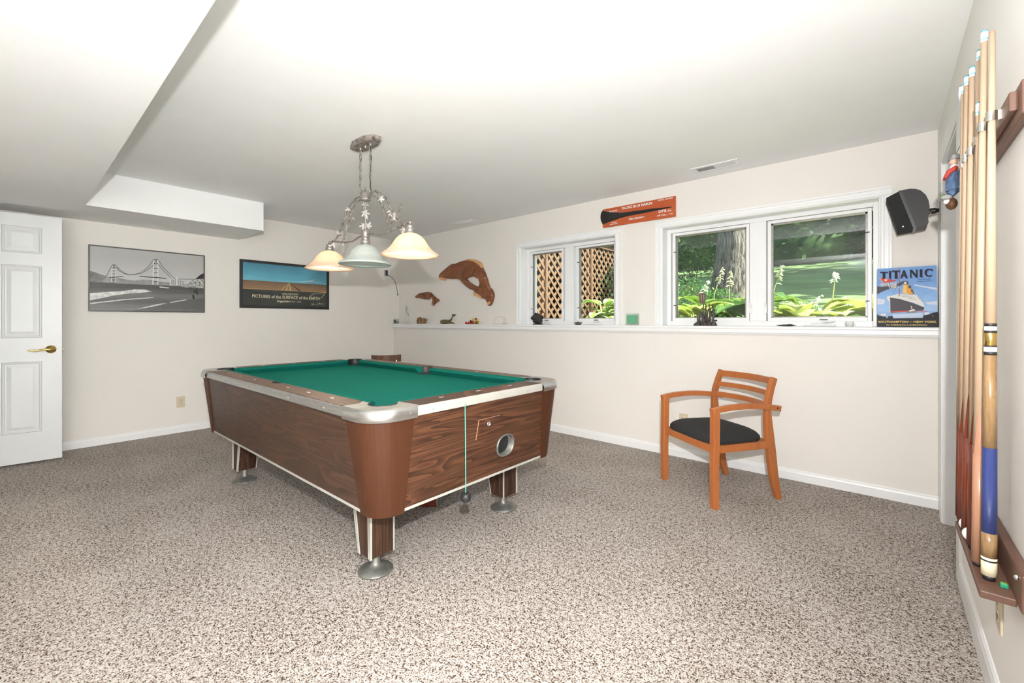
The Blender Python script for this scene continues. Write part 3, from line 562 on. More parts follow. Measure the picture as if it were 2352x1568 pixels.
# wooden rails, notched at the side pockets
for s in (-1, 1):
    pk = [(x, s*y) for x, y in arc(0, WY-.018, .055, 160, 20, 12)]
    pts = [(-.97, s*(B-.012)), (.97, s*(B-.012)), (.97, s*WY)]+pk[::-1]+[(-.97, s*WY)]
    MB().prism(pts, (0, 0, .785), (1, 0, 0), (0, 1, 0), (0, 0, ZR-.785)).build('rail_top', 'laminate_rail', PT)
    MB().box((s*(A-.012), -.44, .785), (s*WX, .44, ZR)).build('rail_top', 'laminate_end', PT)
# cast corner caps with the pocket mouth cut out
PC = (1.041, .518)
def cap_outline(g):
    R = .125+g; a, b = A+g, B+g
    o = [(a-.222, b)]+[(a-R+R*math.sin(t), b-R+R*math.cos(t)) for t in [PI/2*k/12 for k in range(13)]]+[(a, b-.222)]
    return o
for sx in (-1, 1):
    for sy in (-1, 1):
        F = lambda x, y, z: (sx*x, sy*y, z)
        o = cap_outline(.003); o2 = cap_outline(-.010); notch = arc(PC[0], PC[1], .062, -62, 152, 18)
        inner = [(WX, B-.222)]+[(WX+.004, .462)]+notch+[(A-.265, WY+.002), (A-.230, WY+.04)]
        mb = MB(); mb.add([F(x, y, ZR+.001) for x, y in o2+inner], [tuple(range(len(o2+inner)))], 0)
        mb.loft([[F(x, y, .762) for x, y in o], [F(x, y, .764) for x, y in cap_outline(.006)], [F(x, y, .790) for x, y in cap_outline(.006)], [F(x, y, .801) for x, y in cap_outline(.002)], [F(x, y, .809) for x, y in cap_outline(-.004)], [F(x, y, ZR+.001) for x, y in o2]], cap=False, smooth=True, closed=False)
        cp_ = mb.build('corner_cap', 'brushed_aluminium', PT)
        lip = arc(PC[0], PC[1], .060, -66, 156, 20); MB().tube([F(x, y, ZR+.001) for x, y in lip], .003, 8).build('pocket_lip', 'rubber_black', cp_)
        lin = arc(PC[0], PC[1], .061, -66, 156, 20); mb = MB(); mb.loft([[F(x, y, ZR) for x, y in lin], [F(x, y, .70) for x, y in lin]], cap=False, closed=False, smooth=True); mb.build('pocket_liner', 'rubber_black', cp_)
        for q in ((A-.19, B+.004, .787), (A+.004, B-.18, .787)): MB().ball(F(*q), .0035, 8).build('cap_screw', 'chrome', cp_)
# bed and cushions
N1 = [(-1.02, -.50), (1.02, -.50), (1.02, .50), (-1.02, .50)]
MB().box((-1.06, -.545, ZB-.03), (1.06, .545, ZB)).build('bed_cloth', 'green_felt', PT)
NX, NY = 1.0, .489
def cushion(a, b, na, nb):                                # wood edge a-b, nose edge na-nb
    mb = MB(); (ax, ay), (bx, by), (cx_, cy_), (dx, dy) = a, b, na, nb
    r0 = [(ax, ay, ZR+.001), (cx_*.35+ax*.65, cy_*.35+ay*.65, ZR+.003), (cx_, cy_, .803), (cx_, cy_, .798), (cx_*.6+ax*.4, cy_*.6+ay*.4, ZB), (ax, ay, ZB)]
    r1 = [(bx, by, ZR+.001), (dx*.35+bx*.65, dy*.35+by*.65, ZR+.003), (dx, dy, .803), (dx, dy, .798), (dx*.6+bx*.4, dy*.6+by*.4, ZB), (bx, by, ZB)]
    mb.loft([r0, r1]); return mb.build('cushion', 'green_felt', PT)
for s in (-1, 1):
    cushion((-.975, s*WY), (-.058, s*WY), (-.935, s*NY), (-.082, s*NY)); cushion((.058, s*WY), (.975, s*WY), (.082, s*NY), (.935, s*NY))
    cushion((s*WX, -.462), (s*WX, .462), (s*NX, -.422), (s*NX, .422))
    lp = arc(0, WY-.018, .055, 168, 12, 14); mb = MB(); mb.loft([[(x, s*y, ZR) for x, y in lp], [(x, s*y, .70) for x, y in lp]], cap=False, closed=False, smooth=True); mb.build('pocket_liner', 'rubber_black', PT)
    MB().tube([(x, s*y, ZR+.001) for x, y in lp], .003, 8).build('pocket_lip', 'rubber_black', PT)
    MB().add([(x*.97, s*y, ZB+.0012) for x, y in lp+[(.05, WY-.075), (-.05, WY-.075)]], [tuple(range(len(lp)+2))]).build('pocket_hole', 'dark_void', PT)
for sx in (-1, 1):
    for sy in (-1, 1):
        c = [(sx*x, sy*y, ZB+.0012) for x, y in arc(PC[0], PC[1], .061, 0, 360, 28)[:-1]]; MB().add(c, [tuple(range(28))]).build('pocket_hole', 'dark_void', PT)
# sights along the rails
def sight(x, y, ax): 
    e = .013; w = .0042; mb = MB()
    p = [(x-e, y-w), (x+e*.6, y-w), (x+e, y+w), (x-e*.6, y+w)] if ax == 'x' else [(x-w, y-e), (x+w, y-e*.6), (x+w, y+e), (x-w, y+e*.6)]
    mb.prism(p, (0, 0, ZR-.002), (1, 0, 0), (0, 1, 0), (0, 0, .0032)); mb.build('sight', 'sight_white', PT)
for s in (-1, 1):
    for k in (1, 2, 3): sight(-k*.245, s*.592, 'x'); sight(k*.245, s*.592, 'x')
    for k in (-1, 0, 1): sight(s*1.105, k*.245, 'y')
# legs: inner side tapers; metal strips on the edges; round levelling foot
for sx in (-1, 1):
    for sy in (-1, 1):
        cx_, cy_ = .870, .449; q = .06
        G = lambda x, y, z: (sx*x, sy*y, z)
        top = [(cx_+q, cy_+q), (cx_-.118, cy_+q), (cx_-.118, cy_-q), (cx_+q, cy_-q)]; bot = [(cx_+q, cy_+q), (cx_-.045, cy_+q), (cx_-.045, cy_-q), (cx_+q, cy_-q)]
        lg = MB().loft([[G(x, y, .092) for x, y in bot], [G(x, y, .45) for x, y in top]]).build('leg', 'leg_walnut', PT)
        def strp(i, w, dx=0, dy=0):
            a = Vector(G(bot[i][0]+dx, bot[i][1]+dy, .090)); b = Vector(G(top[i][0]+dx*1.5, top[i][1]+dy, .449)); MB().sweep([a, b], w, w, (1, 0, 0)).build('leg_strip', 'ivory_trim_strip', lg)
        strp(0, .0095); strp(1, .006); strp(2, .006); strp(3, .007)
        strp(0, .0045, -.016, .0005); strp(1, .005, .014, .0025)
        MB().lathe([(.021, .10), (.020, .040), (.024, .032), (.045, .025), (.066, .016), (.078, .009), (.081, .005), (.080, 0), (0, 0)], G(cx_+.003, cy_, 0), 32).build('levelling_foot', 'foot_metal', lg)
# chalk weight hanging on a cord from the end rail
ch = thing('chalk_holder', 'thin green cord with black rubber weight hanging from the pool table end', 'chalk holder', (-1.495, 1.396, .32))
MB().tube([(-1.494, 1.394, .778), (-1.4935, 1.396, .60), (-1.4935, 1.398, .362)], .0022, 8).build('cord', flat('cord_green', (.10, .42, .30)), ch)
MB().tube([(-1.497, 1.394, .786), (-1.487, 1.394, .788), (-1.486, 1.394, .779), (-1.492, 1.394, .775)], .0018, 8).build('hook', 'chrome', ch)
MB().lathe([(0, .040), (.014, .040), (.021, .034), (.024, .024), (.024, .008), (.018, 0), (0, 0)], (-1.4935, 1.398, .322), 20).build('weight', 'rubber_black', ch)
# dark lacquered box on the carpet under the table
wood('red_lacquer', (.02, .006, .004), (.075, .016, .009), (.17, .038, .02), (2, 2, 14), 2, 1.5, .15, bands=False)
bx = thing('lacquered_box', 'dark red lacquered wooden box on the carpet under the pool table', 'box', (-2.28, 1.80, 0), math.radians(26))
mb = MB(); pr_ = [(-.14, -.11), (-.06, -.135), (.03, -.132), (.11, -.11), (.11, .11), (-.14, .11)]
mb.prism(pr_, (0, 0, .0), (1, 0, 0), (0, 1, 0), (0, 0, .11)); mb.build('body', 'red_lacquer', bx, bevel=.006)
MB().prism([(p[0]*1.01, p[1]*1.01) for p in pr_], (0, 0, .112), (1, 0, 0), (0, 1, 0), (0, 0, .03)).build('lid', 'red_lacquer', bx, bevel=.006)
MB().box((.108, -.114, .002), (.117, .112, .14)).build('metal_end', 'foot_metal', bx)
for k in range(3): MB().box((-.105+.012*k, -.134+.004*k, .012+.004*k), (-.080+.01*k, -.128, .016+.004*k)).build('inlay', 'cue_tan', bx)

# ================================================================== pendant light over the table
PX, PY = -2.676, 1.574
PL = thing('pendant_lamp', 'rustic vine-leaf island pendant with three frosted bell shades over the pool table', 'lamp', (PX, PY, CE)); PL['_o'] = (0., 0., 0.)
def L(x, z, y=0): return (x, y, z-CE)
mb = MB(); oct_ = lambda k, z: [(x*k, y*k, z-CE) for x, y in ((-.15, -.03), (-.07, -.062), (.07, -.062), (.15, -.03), (.15, .03), (.07, .062), (-.07, .062), (-.15, .03))]
mb.loft([oct_(1.0, CE), oct_(1.0, CE-.022), oct_(.88, CE-.032)]); cn = mb.build('canopy', 'lamp_iron', PL)
for x in (-.063, 0, .063): MB().lathe([(0, -.016), (.006, -.014), (.009, -.006), (.010, 0)], L(x, CE-.032), 12).build('canopy_screw', 'lamp_pewter', cn)
def link(mb, c, lw, lh, r, ax):
    pts = []
    for k in range(13):
        a = 2*PI*k/12; x, z = lw*math.cos(a), lh*math.copysign(abs(math.sin(a))**.8, math.sin(a)); pts.append((c[0]+(x if ax == 0 else 0), c[1]+(x if ax else 0), c[2]+z))
    mb.tube(pts, r, 6, cap=False)
for sx in (-1, 1):
    n = 9; z0, z1 = CE-.040, 2.045
    for k in range(n):
        mb = MB(); z = z0+(z1-z0)*(k+.5)/n; link(mb, L(sx*.063, z), .0085, .0245, .0019, (k+(sx > 0)) % 2); mb.build('chain_link', 'lamp_iron', PL)
MB().tube([L(.063, CE-.04), L(.067, 2.25, .004), L(.060, 2.15, -.003), L(.066, 2.06), L(.085, 2.01), L(.03, 2.0)], .0028, 6).build('cable', 'rubber_black', PL)
MB().lathe([(0, .060), (.006, .058), (.010, .050), (.030, .044), (.034, .036), (.034, -.004), (.038, -.010), (.030, -.018), (.012, -.022), (.008, -.028)], L(0, 2.005), 20).build('hub', 'lamp_pewter', PL)
mb = MB(); mb.tube([L(.007*math.cos(a), 2.072+.008*math.sin(a)) for a in [2*PI*k/12 for k in range(13)]], .0022, 6); mb.build('hub_ring', 'lamp_pewter', PL)
MB().tube([L(0, 1.99), L(0, 1.78)], .006, 10).build('centre_rod', 'lamp_pewter', PL)
MB().lathe([(.010, .035), (.028, .032), (.030, .028), (.030, -.012), (.024, -.018), (.024, -.03), (.012, -.036)], L(0, 1.755), 20).build('collar', 'lamp_pewter', PL)
def smooth_path(P, n=4):
    P = [Vector(p) for p in P]; out = []
    for i in range(len(P)-1):
        p0, p1, p2, p3 = P[max(i-1, 0)], P[i], P[i+1], P[min(i+2, len(P)-1)]
        for k in range(n):
            t = k/n; out.append(.5*((2*p1)+(p2-p0)*t+(2*p0-5*p1+4*p2-p3)*t*t+(3*p1-p0-3*p2+p3)*t**3))
    return out+[P[-1]]
for s in (-1, 1):
    MB().tube(smooth_path([L(s*.028, 1.757), L(s*.09, 1.752), L(s*.18, 1.735), L(s*.30, 1.742), L(s*.42, 1.762), L(s*.505, 1.766)], 5), .0062, 8).build('arm', 'lamp_iron', PL)
    MB().tube(smooth_path([L(s*.03, 2.01), L(s*.075, 2.03), L(s*.145, 2.025), L(s*.245, 1.965), L(s*.315, 1.865), L(s*.40, 1.785), L(s*.46, 1.768)], 5), [.0066]*11+[.006]*20, 8).build('vine_branch', 'lamp_iron', PL)
    MB().tube(smooth_path([L(s*.03, 2.005), L(s*.10, 2.005), L(s*.185, 1.945), L(s*.245, 1.84), L(s*.30, 1.755)], 5), .0064, 8).build('vine_branch', 'lamp_iron', PL)
    MB().tube(smooth_path([L(s*.12, 2.035), L(s*.20, 1.955, .012), L(s*.25, 1.945, -.012), L(s*.235, 1.87, .014), L(s*.31, 1.855, -.010), L(s*.275, 1.80, .012), L(s*.36, 1.80, -.01)], 5), .0032, 6).build('vine_tendril', 'lamp_iron', PL)
    h = [L(s*(.36+.03*k/12)+.010*math.cos(k*1.6), 1.80+.10*k/24, .010*math.sin(k*1.6)) for k in range(24)] if s > 0 else [L(s*(.19-.03*k/18)+.008*math.cos(k*1.6), 1.90-.03*k/18, .008*math.sin(k*1.6)) for k in range(18)]
    MB().tube(h, .0015, 5).build('curl', 'lamp_iron', PL)
def vine_leaf(c, r, nrm, up, mname='leaf_pewter'):
    nrm = Vector(nrm).normalized(); up = Vector(up); up = (up-nrm*up.dot(nrm)).normalized(); sd = nrm.cross(up); c = Vector(c)
    lobes = ((0, 1.15, .42), (58, .92, .36), (-58, .92, .36), (122, .66, .40), (-122, .66, .40)); n = 44; a0 = []
    for k in range(n):
        t = 360*k/n; rad_ = .30
        for la, lr, lw in lobes:
            d = abs((t-la+180) % 360-180); rad_ = max(rad_, lr*max(0, 1-d/(lw*95))**.8)
        t = math.radians(t); a0.append(c+(up*math.cos(t)+sd*math.sin(t))*r*rad_-nrm*.22*r*rad_**2+nrm*.05*r*math.cos(5*t))
    mb = MB(); mb.add([c]+a0, [(0, 1+k, 1+(k+1) % n) for k in range(n)], 0, True); mb.add([c-nrm*.002]+[p-nrm*.002 for p in a0], [(0, 1+(k+1) % n, 1+k) for k in range(n)], 0, True)
    lf_ = mb.build('vine_leaf', mname, PL); MB().tube([c+nrm*.001, c-up*r*.5-nrm*.1*r, c-up*r*.95-nrm*.5*r], .0014, 5).build('leaf_stalk', mname, lf_)
toC = (.75, -.66, -.05)
for x, z, y, r, up in ((.012, 1.905, -.012, .036, (.5, 0, -1)), (-.014, 1.965, .008, .030, (-.6, 0, .8)), (-.012, 1.825, -.006, .034, (-.4, 0, -1)), (.016, 1.815, .010, .026, (.6, 0, .7)),
        (.20, 1.965, -.012, .026, (1, 0, -.2)), (.35, 1.815, -.012, .034, (.3, 0, 1)), (.44, 1.735, 0, .026, (-.6, 0, -1)), (.27, 1.875, .008, .020, (0, 0, -1)),
        (-.20, 1.965, -.012, .026, (-1, 0, -.2)), (-.36, 1.815, -.01, .028, (-.3, 0, 1)), (-.45, 1.75, -.004, .026, (.6, 0, -1)), (-.25, 1.86, .008, .022, (0, 0, -1)), (-.31, 1.745, 0, .020, (.2, 0, -1)), (-.19, 1.90, .008, .018, (.6, 0, -1))):
    vine_leaf(L(x, z, y), r*1.12, toC, up, 'leaf_pewter' if abs(x) < .05 else 'lamp_iron')
def bell(t): return t
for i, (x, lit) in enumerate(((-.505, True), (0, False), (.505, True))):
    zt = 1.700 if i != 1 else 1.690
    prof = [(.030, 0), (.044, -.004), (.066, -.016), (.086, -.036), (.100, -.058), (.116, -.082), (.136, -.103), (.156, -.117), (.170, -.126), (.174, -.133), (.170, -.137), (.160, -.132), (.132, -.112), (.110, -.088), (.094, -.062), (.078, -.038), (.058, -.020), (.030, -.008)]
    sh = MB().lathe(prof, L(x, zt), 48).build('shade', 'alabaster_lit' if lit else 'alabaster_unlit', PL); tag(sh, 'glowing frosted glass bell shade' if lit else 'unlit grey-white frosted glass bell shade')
    MB().lathe([(.0, .055), (.012, .055), (.014, .048), (.026, .044), (.028, .036), (.024, .030), (.029, .022), (.030, .012), (.027, .006), (.034, 0), (.036, -.006), (.0, -.006)], L(x, zt+.004), 20).build('fitter', 'lamp_pewter', sh)
    MB().ball(L(x, zt+.064), .011, 10).build('finial', 'lamp_pewter', sh)
    mb = MB().lathe([(0, -.112), (.016, -.108), (.027, -.094), (.030, -.078), (.024, -.058), (.014, -.036), (.014, -.008)], L(x, zt), 20); mb.build('bulb', 'bulb_glow' if lit else 'bulb_off', sh)
    if lit: light('pendant_bulb', 'POINT', (PX+x, PY, zt-.075), 70, (1, .88, .70), shadow_soft_size=.034)

# ================================================================== wooden armchair
AC = thing('armchair', 'cherry wood armchair with black seat and slatted back', 'chair', (-1.0185, 3.016, 0), math.radians(-34.6))
for s in (-1, 1):
    x = s*.262
    MB().sweep([(x, .0, .0), (x, -.002, .25), (x, .002, .45), (x*.995, .004, .618)], .042, [.040, .042, .044, .046], (1, 0, 0)).build('leg', 'cherry_wood', AC, bevel=.004)
    xr = s*.243
    pth = smooth_path([(s*.236, .515, 0), (s*.238, .478, .14), (xr, .447, .32), (xr, .425, .50), (xr, .418, .60)], 4)
    MB().sweep(pth, .034, [.036+.022*math.sin(PI*min(1, k/len(pth)*1.1)) for k in range(len(pth))], (1, 0, 0)).build('leg', 'cherry_wood', AC, bevel=.004)
    MB().sweep([(xr, .416, .592), (xr, .428, .66), (s*.240, .452, .735), (s*.238, .478, .797)], .032, [.040, .040, .037, .034], (1, 0, 0)).build('back_post', 'cherry_wood', AC, bevel=.003)
    arm = smooth_path([(s*.262, -.024, .606), (s*.264, .08, .622), (s*.264, .22, .628), (s*.262, .36, .620), (s*.261, .50, .600)], 5)
    ar = MB().sweep(arm, .030, .036, (1, 0, 0)).build('arm', 'cherry_wood', AC, bevel=.005)
    MB().lathe([(0, .001), (.006, .001), (.006, 0)], (s*.277, .47, .606), 12, axis=(s, 0, 0)).build('screw_plug', 'rubber_black', ar)
    MB().sweep([(s*.258, .02, .366), (s*.247, .43, .366)], .024, .046, (1, 0, 0)).build('seat_rail', 'cherry_wood', AC, bevel=.002)
MB().box((-.245, -.012, .343), (.245, .012, .389)).build('seat_rail', 'cherry_wood', AC, bevel=.002); MB().box((-.23, .425, .343), (.23, .447, .389)).build('seat_rail', 'cherry_wood', AC, bevel=.002)
for z0, z1, yb in ((.752, .797, .470), (.680, .714, .437), (.604, .640, .418)):
    pts = [(-.236+.472*k/12, yb+.052*math.sin(PI*k/12), (z0+z1)/2) for k in range(13)]
    MB().sweep(pts, z1-z0, .018, (0, 0, 1)).build('back_slat', 'cherry_wood', AC, bevel=.003)
mb = MB(); rings = []
for k, (z, e) in enumerate(((.375, -.006), (.394, .006), (.416, .006), (.437, -.010), (.454, -.040), (.466, -.085), (.473, -.13), (.475, -.17))):
    ring = []
    for q in range(40):
        a = 2*PI*q/40; ca, sa = math.cos(a), math.sin(a); p = 5.0
        rr = 1/((abs(ca)**p+abs(sa)**p)**(1/p)); yy = sa*rr; xx = ca*rr; hw = .242-.010*yy+e; hd = .212+e
        ring.append((xx*max(hw, .02), .208+yy*max(hd, .02), z))
    rings.append(ring)
mb.loft(rings, smooth=True); mb.build('seat_cushion', 'black_fabric', AC)

# ================================================================== small chair behind the table
wood('dark_oak', (.05, .02, .012), (.105, .045, .026), (.16, .075, .045), (3, 3, 14), 2, 1, .25, bands=False)
CH = thing('side_chair', 'dark curved wooden chair back showing behind the pool table', 'chair', (-4.56, 2.96, 0), math.radians(57))
pts = [(.188*math.sin(math.radians(-62+124*k/12)), -.09*(1-1)+.10-.30*(math.cos(math.radians(-62+124*k/12))-1)*.55-.165, .722) for k in range(13)]
MB().sweep(pts, .082, .020, (0, 0, 1)).build('backrest', 'dark_oak', CH, bevel=.004)
for s in (-1, 1):
    MB().tube([(s*.115, -.035, .70), (s*.12, -.05, .55), (s*.13, .0, .44)], .009, 8).build('back_post', 'chrome', CH)
    for y0, y1 in ((.02, -.03), (.34, .40)): MB().tube([(s*.13, y0, .44), (s*.17, y1, 0)], .011, 8).build('leg', 'chrome', CH)
mb = MB(); mb.loft([[(.19*math.cos(a), .18+.19*math.sin(a), z) for a in [2*PI*k/28 for k in range(28)]] for z in (.44, .455, .465)], smooth=False); mb.build('seat', 'dark_oak', CH, bevel=.005)
# ================================================================== pictures on the left wall
def gradient(name, stops, scale, noise_amt=.1, nscale=9, vec=(1, 1, 1)):   # printed tone running up the sheet
    m = mat(name, stops[0][1], .5); n, l, b = nodes(m); tc = n.new('ShaderNodeTexCoord'); sx = n.new('ShaderNodeSeparateXYZ'); l.new(tc.outputs['Object'], sx.inputs[0])
    a = n.new('ShaderNodeMath'); a.operation = 'MULTIPLY'; a.inputs[1].default_value = scale; l.new(sx.outputs[2], a.inputs[0])
    f = noise_tex(m, coords(m, vec), nscale, 4, .6, .8); q = n.new('ShaderNodeMath'); q.operation = 'MULTIPLY_ADD'; q.inputs[1].default_value = noise_amt; l.new(f, q.inputs[0]); l.new(a.outputs[0], q.inputs[2])
    l.new(ramp(m, q.outputs[0], stops), b.inputs['Base Color']); return m
G_ = lambda g: (g, g*.99, g*.96)
XP = XL+.002
def framed(name, label, y0, y1, z0, z1, fw, fm, depth):
    t = thing(name, label, 'picture', (XL, (y0+y1)/2, z0))
    for a, b in (((XP, y0, z0), (XP+depth, y1, z0+fw)), ((XP, y0, z1-fw), (XP+depth, y1, z1)), ((XP, y0, z0+fw), (XP+depth, y0+fw, z1-fw)), ((XP, y1-fw, z0+fw), (XP+depth, y1, z1-fw))): MB().box(a, b).build('frame_rail', fm, t, bevel=.002)
    MB().box((XP, y0+fw*.5, z0+fw*.5), (XP+depth*.45, y1-fw*.5, z1-fw*.5)).build('backing', flat(name+'_board', (.25, .25, .24)), t)
    pr_ = Print((XP+depth*.45, y0+fw, z0+fw), (0, 1, 0), (0, 0, 1), (1, 0, 0)); return t, pr_, y1-y0-2*fw, z1-z0-2*fw
mat('frame_steel', (.07, .07, .068), .35, .6)
t, p, w, h = framed('bridge_picture', 'framed black and white photograph of a suspension bridge and beach', .466, 1.374, 1.262, 1.885, .010, 'frame_steel', .018)
gradient('print_sky', [(.45, G_(.66)), (.62, G_(.55)), (.95, G_(.44))], 1.6, .25, 3, (1, .8, 1)); gradient('print_sea', [(.12, G_(.22)), (.25, G_(.09)), (.34, G_(.17)), (.46, G_(.06))], 1.6, .16, 5, (1, .7, 9))
gradient('print_sand', [(.0, G_(.06)), (.1, G_(.19)), (.2, G_(.10))], 1.6, .25, 14, (1, .8, 8)); paint('print_hill', G_(.19), .5, .35, 25); paint('print_hill_far', G_(.28), .5, .25, 20); flat('print_steel', G_(.03)); flat('print_tower', G_(.70)); paint('print_foam', G_(.72), .5, .3, 40); paint('print_rock', G_(.38), .5, .8, 60); flat('print_black', (.012, .012, .012)); flat('print_white', (.80, .80, .78))
u = lambda x, y: ((x-190)/1935*w, (1290-y)/1120*h if False else h*(1-(y-(175+ (x-190)*.093))/(1275+(x-190)*.012-(175+(x-190)*.093))))
pp = lambda L_: [u(x, y) for x, y in L_]
p.rect(0, 0, w, h, 'print_sky', 1)
p.poly(pp([(190, 605), (260, 625), (330, 655), (420, 690), (520, 720), (640, 725), (760, 750), (900, 765), (1020, 745), (1180, 760), (1300, 780), (1500, 800), (1500, 860), (190, 830)]), 'print_hill_far', 2)
p.poly(pp([(190, 605), (260, 630), (340, 660), (440, 690), (420, 740), (350, 790), (190, 800)]), 'print_hill', 3)
p.poly(pp([(190, 790), (600, 815), (1000, 835), (1400, 850), (1700, 855), (2125, 880), (2125, 1300), (190, 1280)]), 'print_sea', 4)
p.poly(pp([(860, 1275), (1400, 1180), (1750, 1110), (2125, 1060), (2125, 1305), (190+700, 1285)]), 'print_sand', 5)
p.poly(pp([(190, 985), (420, 965), (700, 945), (900, 915), (1060, 920), (1170, 955), (1000, 975), (800, 985), (560, 1020), (400, 1060), (190, 1110)]), 'print_foam', 6)
for L_ in ([(190, 1150), (700, 1085), (1200, 1050), (1195, 1060), (720, 1100), (190, 1172)], [(900, 1260), (1250, 1170), (1430, 1148), (1300, 1185), (1100, 1225)], [(1300, 865), (1480, 885), (1460, 900), (1310, 885)], [(1480, 1135), (1800, 1085), (1780, 1100), (1520, 1145)]): p.poly(pp(L_), 'print_foam', 6)
p.poly(pp([(1600, 850), (1760, 830), (1850, 790), (1950, 745), (2040, 690), (2125, 735), (2125, 900), (1900, 885), (1750, 880)]), 'print_rock', 7)
p.poly(pp([(1960, 745), (2040, 680), (2125, 640), (2125, 735), (2060, 740)]), 'print_steel', 8)
for x0, x1, y0, y1, ww in ((528, 580, 490, 790, 9), (1202, 1275, 385, 835, 13)):
    for x in (x0, x1): p.stroke(pp([(x, y0), (x-(14 if x == x0 else 4), y1)]), ww*w/1935*1.6, 'print_tower', 7)
    for k in range(6):
        y = y0+(y1-y0)*(.04+.17*k); p.stroke(pp([(x0, y), (x1, y)]), 12*w/1935, 'print_steel', 8)
    p.stroke(pp([(x0, y0), (x1, y0+(y1-y0)*.22)]), 7*w/1935, 'print_steel', 8); p.stroke(pp([(x1, y0), (x0, y0+(y1-y0)*.22)]), 7*w/1935, 'print_steel', 8)
for L_ in ([(440, 690), (480, 600), (528, 500)], [(580, 500), (640, 580), (720, 640), (800, 665), (880, 660), (980, 630), (1080, 560), (1150, 480), (1202, 400)], [(585, 540), (640, 610), (720, 650), (800, 668), (880, 665), (1000, 640), (1100, 580), (1202, 500)], [(1275, 405), (1360, 530), (1450, 620), (1590, 745)], [(1275, 480), (1380, 600), (1510, 720)]): p.stroke(pp(L_), 8*w/1935, 'print_steel', 8)
p.stroke(pp([(480, 715), (600, 708), (700, 698)]), 14*w/1935, 'print_steel', 8); p.stroke(pp([(960, 690), (1100, 705), (1280, 715), (1420, 730)]), 17*w/1935, 'print_steel', 8)
for x, y0, y1 in ((1490, 740, 850), (1610, 705, 855)): p.stroke(pp([(x, y0), (x, y1)]), 16*w/1935, 'print_tower', 8)
for k in range(8): p.stroke(pp([(1520+32*k, 745+4*k), (1520+32*k, 840)]), 6*w/1935, 'print_steel', 7)
p.stroke(pp([(1640, 740), (1950, 745)]), 9*w/1935, 'print_steel', 8)
for x, y in ((1920, 1030), (1985, 930), (1950, 960), (1930, 1060), (2000, 980)): p.poly([(u(x, y)[0]+.010*math.cos(a), u(x, y)[1]+.016*math.sin(a)) for a in [2*PI*k/8 for k in range(8)]], 'print_steel', 8)
p.stroke(pp([(1850, 870), (1920, 950), (1985, 930)]), 6*w/1935, 'print_black', 8)
p.build('print', t); MB().box((XP+.0142, .476, 1.272), (XP+.0148, 1.364, 1.875)).build('glazing', 'picture_glass', t)

t, p, w, h = framed('museum_poster', 'black framed exhibition poster with blue sky over a brown field', 1.711, 2.762, 1.324, 1.886, .030, 'black_plastic', .020)
gradient('poster_sky', [(.38, (.20, .52, .62)), (.48, (.10, .36, .48)), (.70, (.045, .17, .25))], 1.0, .22, 2.5, (1, .7, 3)); gradient('poster_field', [(.28, (.30, .175, .085)), (.40, (.13, .085, .05))], 1.0, .12, 6, (1, .6, 3)); flat('poster_dark', (.052, .056, .050)); flat('poster_cream', (.66, .60, .42)); flat('poster_road', (.52, .36, .17)); flat('poster_cloud', (.42, .62, .68))
p.rect(0, 0, w, h, 'poster_sky', 1); p.rect(0, 0, w, .59*h, 'poster_field', 2); p.rect(0, 0, w, .385*h, 'poster_dark', 3)
p.poly([(.60*w, .62*h), (.74*w, .66*h), (.86*w, .72*h), (.80*w, .66*h), (.95*w, .65*h), (.75*w, .63*h)], 'poster_cloud', 2)
for a0, b0, wd in ((.425, .49, .010), (.482, .503, .012), (.535, .510, .012)): p.poly([((a0-wd)*w, .387*h), ((a0+wd)*w, .387*h), (.521*w, .588*h), (.519*w, .588*h)], 'poster_road', 4)
p.poly([(.52*w, .588*h), (.64*w, .388*h), (.665*w, .388*h), (.522*w, .588*h)], 'print_steel', 4); p.stroke([(0, .388*h), (w, .388*h)], .004, 'poster_road', 4)
p.text('WIM WENDERS', .43*w, .285*h, .625*w, .325*h, 'poster_cream', 5, .004); p.text('PICTURES of the SURFACE of the EARTH', .10*w, .185*h, .905*w, .262*h, 'poster_cream', 5, .012)
p.text('Guggenheim', .375*w, .085*h, .525*w, .150*h, 'poster_cream', 5, .03); p.text('BILBAO', .53*w, .108*h, .595*w, .132*h, 'poster_cream', 5); p.text('2002', .615*w, .106*h, .665*w, .136*h, 'poster_cream', 5)
wing = [(.77, .22), (.785, .28), (.82, .335), (.87, .355), (.93, .365), (.985, .40), (.975, .355), (.955, .33), (.965, .315), (.935, .28), (.94, .26), (.91, .225)]
p.stroke([(a*w, b*h) for a, b in wing], .0035, 'poster_cream', 6); sg = [(.80, .04), (.805, .09), (.812, .05), (.825, .09), (.832, .06), (.845, .07)]; p.stroke([(a*w, b*h) for a, b in sg], .003, 'poster_cream', 6); p.stroke([(a*w, b*h) for a, b in ((.86, .065), (.88, .085), (.90, .075), (.905, .12), (.91, .08), (.925, .09), (.935, .07), (.945, .10), (.955, .075))], .003, 'poster_cream', 6)
p.build('print', t); MB().box((XP+.0152, 1.741, 1.354), (XP+.0158, 2.732, 1.856)).build('glazing', 'picture_glass', t)
